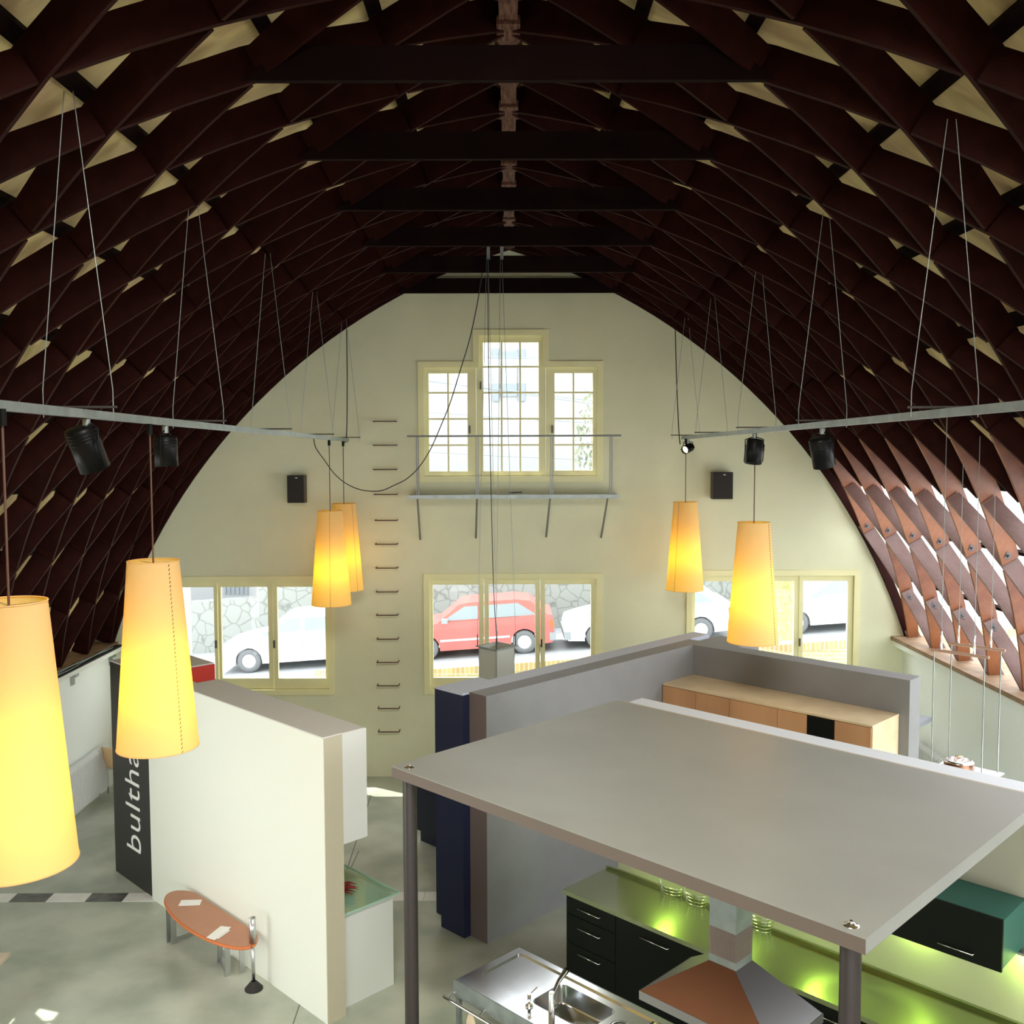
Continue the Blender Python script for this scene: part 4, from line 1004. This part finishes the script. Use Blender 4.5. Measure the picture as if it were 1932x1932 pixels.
def car(name,cx,yn,facing,paint,lab,hatch=True,Lc=4.0,Hc_=1.38):
    """side-on car, yn = near side, facing -1 left"""
    g=zs_(cx)-.2; r_=thing('car',lab,'car',(cx,yn+.85,g),group='cars parked in the street')
    wb=.62*Lc/2
    r_.rotation_euler=(0,-atan(.067),0)
    s=facing
    def put(mb,nm,m_,par=None,bevel=0):
        mb.v=[(s*x,y,z) for x,y,z in mb.v]
        o=mb.build(nm,m_,bevel=bevel); o.parent=par or r_; return o
    h=Lc/2; y0,y1=-.82,.82
    # lower body with wheel arches (front = +x)
    pts=[]
    low=.20
    def arch(xc): return [(xc+.34*cos(t),.30+.34*sin(t)) for t in [pi*k/8 for k in range(0,9)]]
    body=[(h,.35),(h+.02,.55),(h-.05,.72),(h-.35,.80),(h-1.05,.92),(-h+.35,.98),(-h+.02,.95),(-h,.5),(-h+.05,.25)]
    bot=[(-wb-.34,.22)]+[(x,z) for x,z in arch(-wb)[::-1]]+[(-wb+.34,.22),(wb-.34,.22)]+[(x,z) for x,z in arch(wb)[::-1]]+[(wb+.34,.22),(h-.05,.25)]
    poly=body+bot
    b=put(MB().prism([(x,y0,z) for x,z in poly],(0,y1-y0,0)),'body',paint)
    rf=-h+.15 if hatch else -h+.75
    cab=[(h-1.05,.90),(h-1.65,Hc_-.03),(h-1.9,Hc_),(rf+.75,Hc_),(rf+.4,Hc_-.06),(rf,.96)]
    top=MB(); n=len(cab)
    A=[(x,y0+.03+ (z-.9)*.22,z) for x,z in cab]; B=[(x,y1-.03-(z-.9)*.22,z) for x,z in cab]
    top.add(A+B,[tuple(range(n)),tuple(range(n,2*n))[::-1]]+[(k,(k+1)%n,n+(k+1)%n,n+k) for k in range(n)])
    put(top,'roof',paint)
    for (xa,xb,xc,xd,nm) in ((h-1.22,h-1.78,h-2.12,h-2.12,'side_window'),(h-2.22,h-2.22,rf+.72,rf+.25,'side_window')):
        za,zb=.97,Hc_-.09
        def yy(z,e): return y0+.03+(z-.9)*.22-e
        m=MB(); q=[(xa,za),(xb,zb),(xc,zb),(xd,za)]
        m.add([(x,yy(z,.012),z) for x,z in q]+[(x,yy(z,-.02),z) for x,z in q],[(0,1,2,3),(7,6,5,4),(0,1,5,4),(1,2,6,5),(2,3,7,6),(3,0,4,7)])
        put(m,nm,M['carglass'])
    put(MB().box(h-.12,h+.05,y0-.01,y1+.01,.28,.48),'bumper',M['bumper']); put(MB().box(-h-.04,-h+.12,y0-.01,y1+.01,.30,.50),'bumper',M['bumper'])
    put(MB().box(-h-.01,-h+.08,y0-.008,y0+.25,.62,.82),'tail_light',M['tail']); put(MB().box(h-.14,h+.01,y0-.006,y0+.3,.55,.68),'headlight',M['hub'])
    put(MB().box(-wb+.36,wb-.36,y0-.012,y0,.45,.50),'side_strip',M['hub'])
    put(MB().box(h-2.17,h-2.15,y0-.004,y0,.3,.95),'door_gap',M['bumper'])
    put(MB().box(h-1.35,h-1.2,y0-.14,y0-.02,.93,1.04),'wing_mirror',M['bumper'])
    for x in (-wb,wb):
        for yy_ in (y0+.02,y1-.2):
            RX=Matrix.Rotation(radians(90),3,'X')
            w_=put(MB().lathe([(.001,0),(.17,0),(.18,.01),(.28,.0),(.30,-.03),(.30,-.16),(.28,-.18),(.001,-.18)],(x,yy_,.30),32,axis=RX),'wheel',M['rubber'])
            put(MB().lathe([(.001,.012),(.10,.02),(.165,.005),(.18,-.005)],(x,yy_,.30),28,axis=RX),'wheel_trim',M['hub'],w_)
    return r_
def xa(px,Y): return aty(px,1200,Y).x
Yc=24.2
# front wheel of the left car at px 469 : car centre = wheel + wb
car('a',xa(469,Yc)+1.24,Yc,-1,M['carwhite'],'white hatchback seen through the left window, nose to the left')
car('b',xa(991.5,Yc)-1.24+.0,Yc,-1,M['carred'],'red hatchback seen through the middle window')
car('c',xa(1325,Yc)-1.30+.0,Yc,-1,M['carwhite'],'white car behind the far right lamp, its tail right of the middle window',True,4.2)
car('d',xa(1508,Yc)+1.3,Yc,-1,M['carwhite'],'white car seen through the right pane of the right window',False,4.3)
# tree trunk with ivy
tt=aty(1479,1200,18.6)
tr=thing('ivy_tree','tree trunk wrapped in pale ivy outside the right window','tree',(tt.x,18.6,zs_(tt.x)-.1))
pts=[(tt.x+.03*sin(k),18.6,zs_(tt.x)-.1+k*.5) for k in range(8)]
MB().tube(pts,[.19+.015*sin(k*2.1) for k in range(8)],16).build('trunk',M['bark'],tr)
def leafcloud(c,rad,n,size,name,m_,parent):
    mb=MB()
    for i in range(n):
        while True:
            v=Vector((random.uniform(-1,1),random.uniform(-1,1),random.uniform(-1,1)))
            if v.length<1: break
        p=Vector(c)+Vector((v.x*rad[0],v.y*rad[1],v.z*rad[2])); u=Vector((random.gauss(0,1),random.gauss(0,1),random.gauss(0,1))).normalized(); w=u.orthogonal().normalized()
        s_=size*random.uniform(.6,1.3); mb.add([p-u*s_,p+w*s_*.45,p+u*s_,p-w*s_*.45],[(0,1,2,3)])
    return mb.build(name,m_,parent)
leafcloud((tt.x,18.6,2.0),(.26,.26,1.6),900,.04,'ivy_leaves',M['leaf'],tr)
t2=thing('street_tree','leafy tree outside the high window at right','tree',(3.0,24.6,0))
MB().tube([(3.2,22,0),(3.1,22,3),(2.9,22,5.5)],[.13,.1,.05],10).build('trunk',M['bark'],t2)
leafcloud((2.5,22,5.2),(1.1,.9,1.9),1500,.09,'foliage',M['leaf'],t2)
hb=thing('hedge','loose hedge above the stone wall, seen through the right window','hedge',(6,29,2))
leafcloud((6,28.6,1.9),(4,.5,.9),2500,.08,'foliage',M['leaf2'],hb)
pl=aty(605,1275,17.0)
cr=thing('plant_crate','small slatted crate outside the left window','crate',(pl.x,17,0)); 
m=MB()
for k in range(5): m.box(pl.x-.10+.045*k,pl.x-.07+.045*k,16.98,17.0,pl.z-.1,pl.z+.1)
m.box(pl.x-.1,pl.x+.12,16.97,17.2,pl.z-.12,pl.z-.1); m.box(pl.x-.1,pl.x+.12,16.97,16.99,pl.z+.08,pl.z+.1)
m.build('slats',M['ply'],cr); MB().box(pl.x-.3,pl.x+.3,16.9,17.4,zs_(pl.x)-.2,pl.z-.12).build('pedestal',M['pavement'],cr)
lp=aty(352,1150,19.0); o=MB().tube([(lp.x,19,-.3),(lp.x,19,4)],.09,12).build('street_post',M['house']); tag(o,'pale round post outside the left pane of the left window','post')
print('lamellas',cnt)
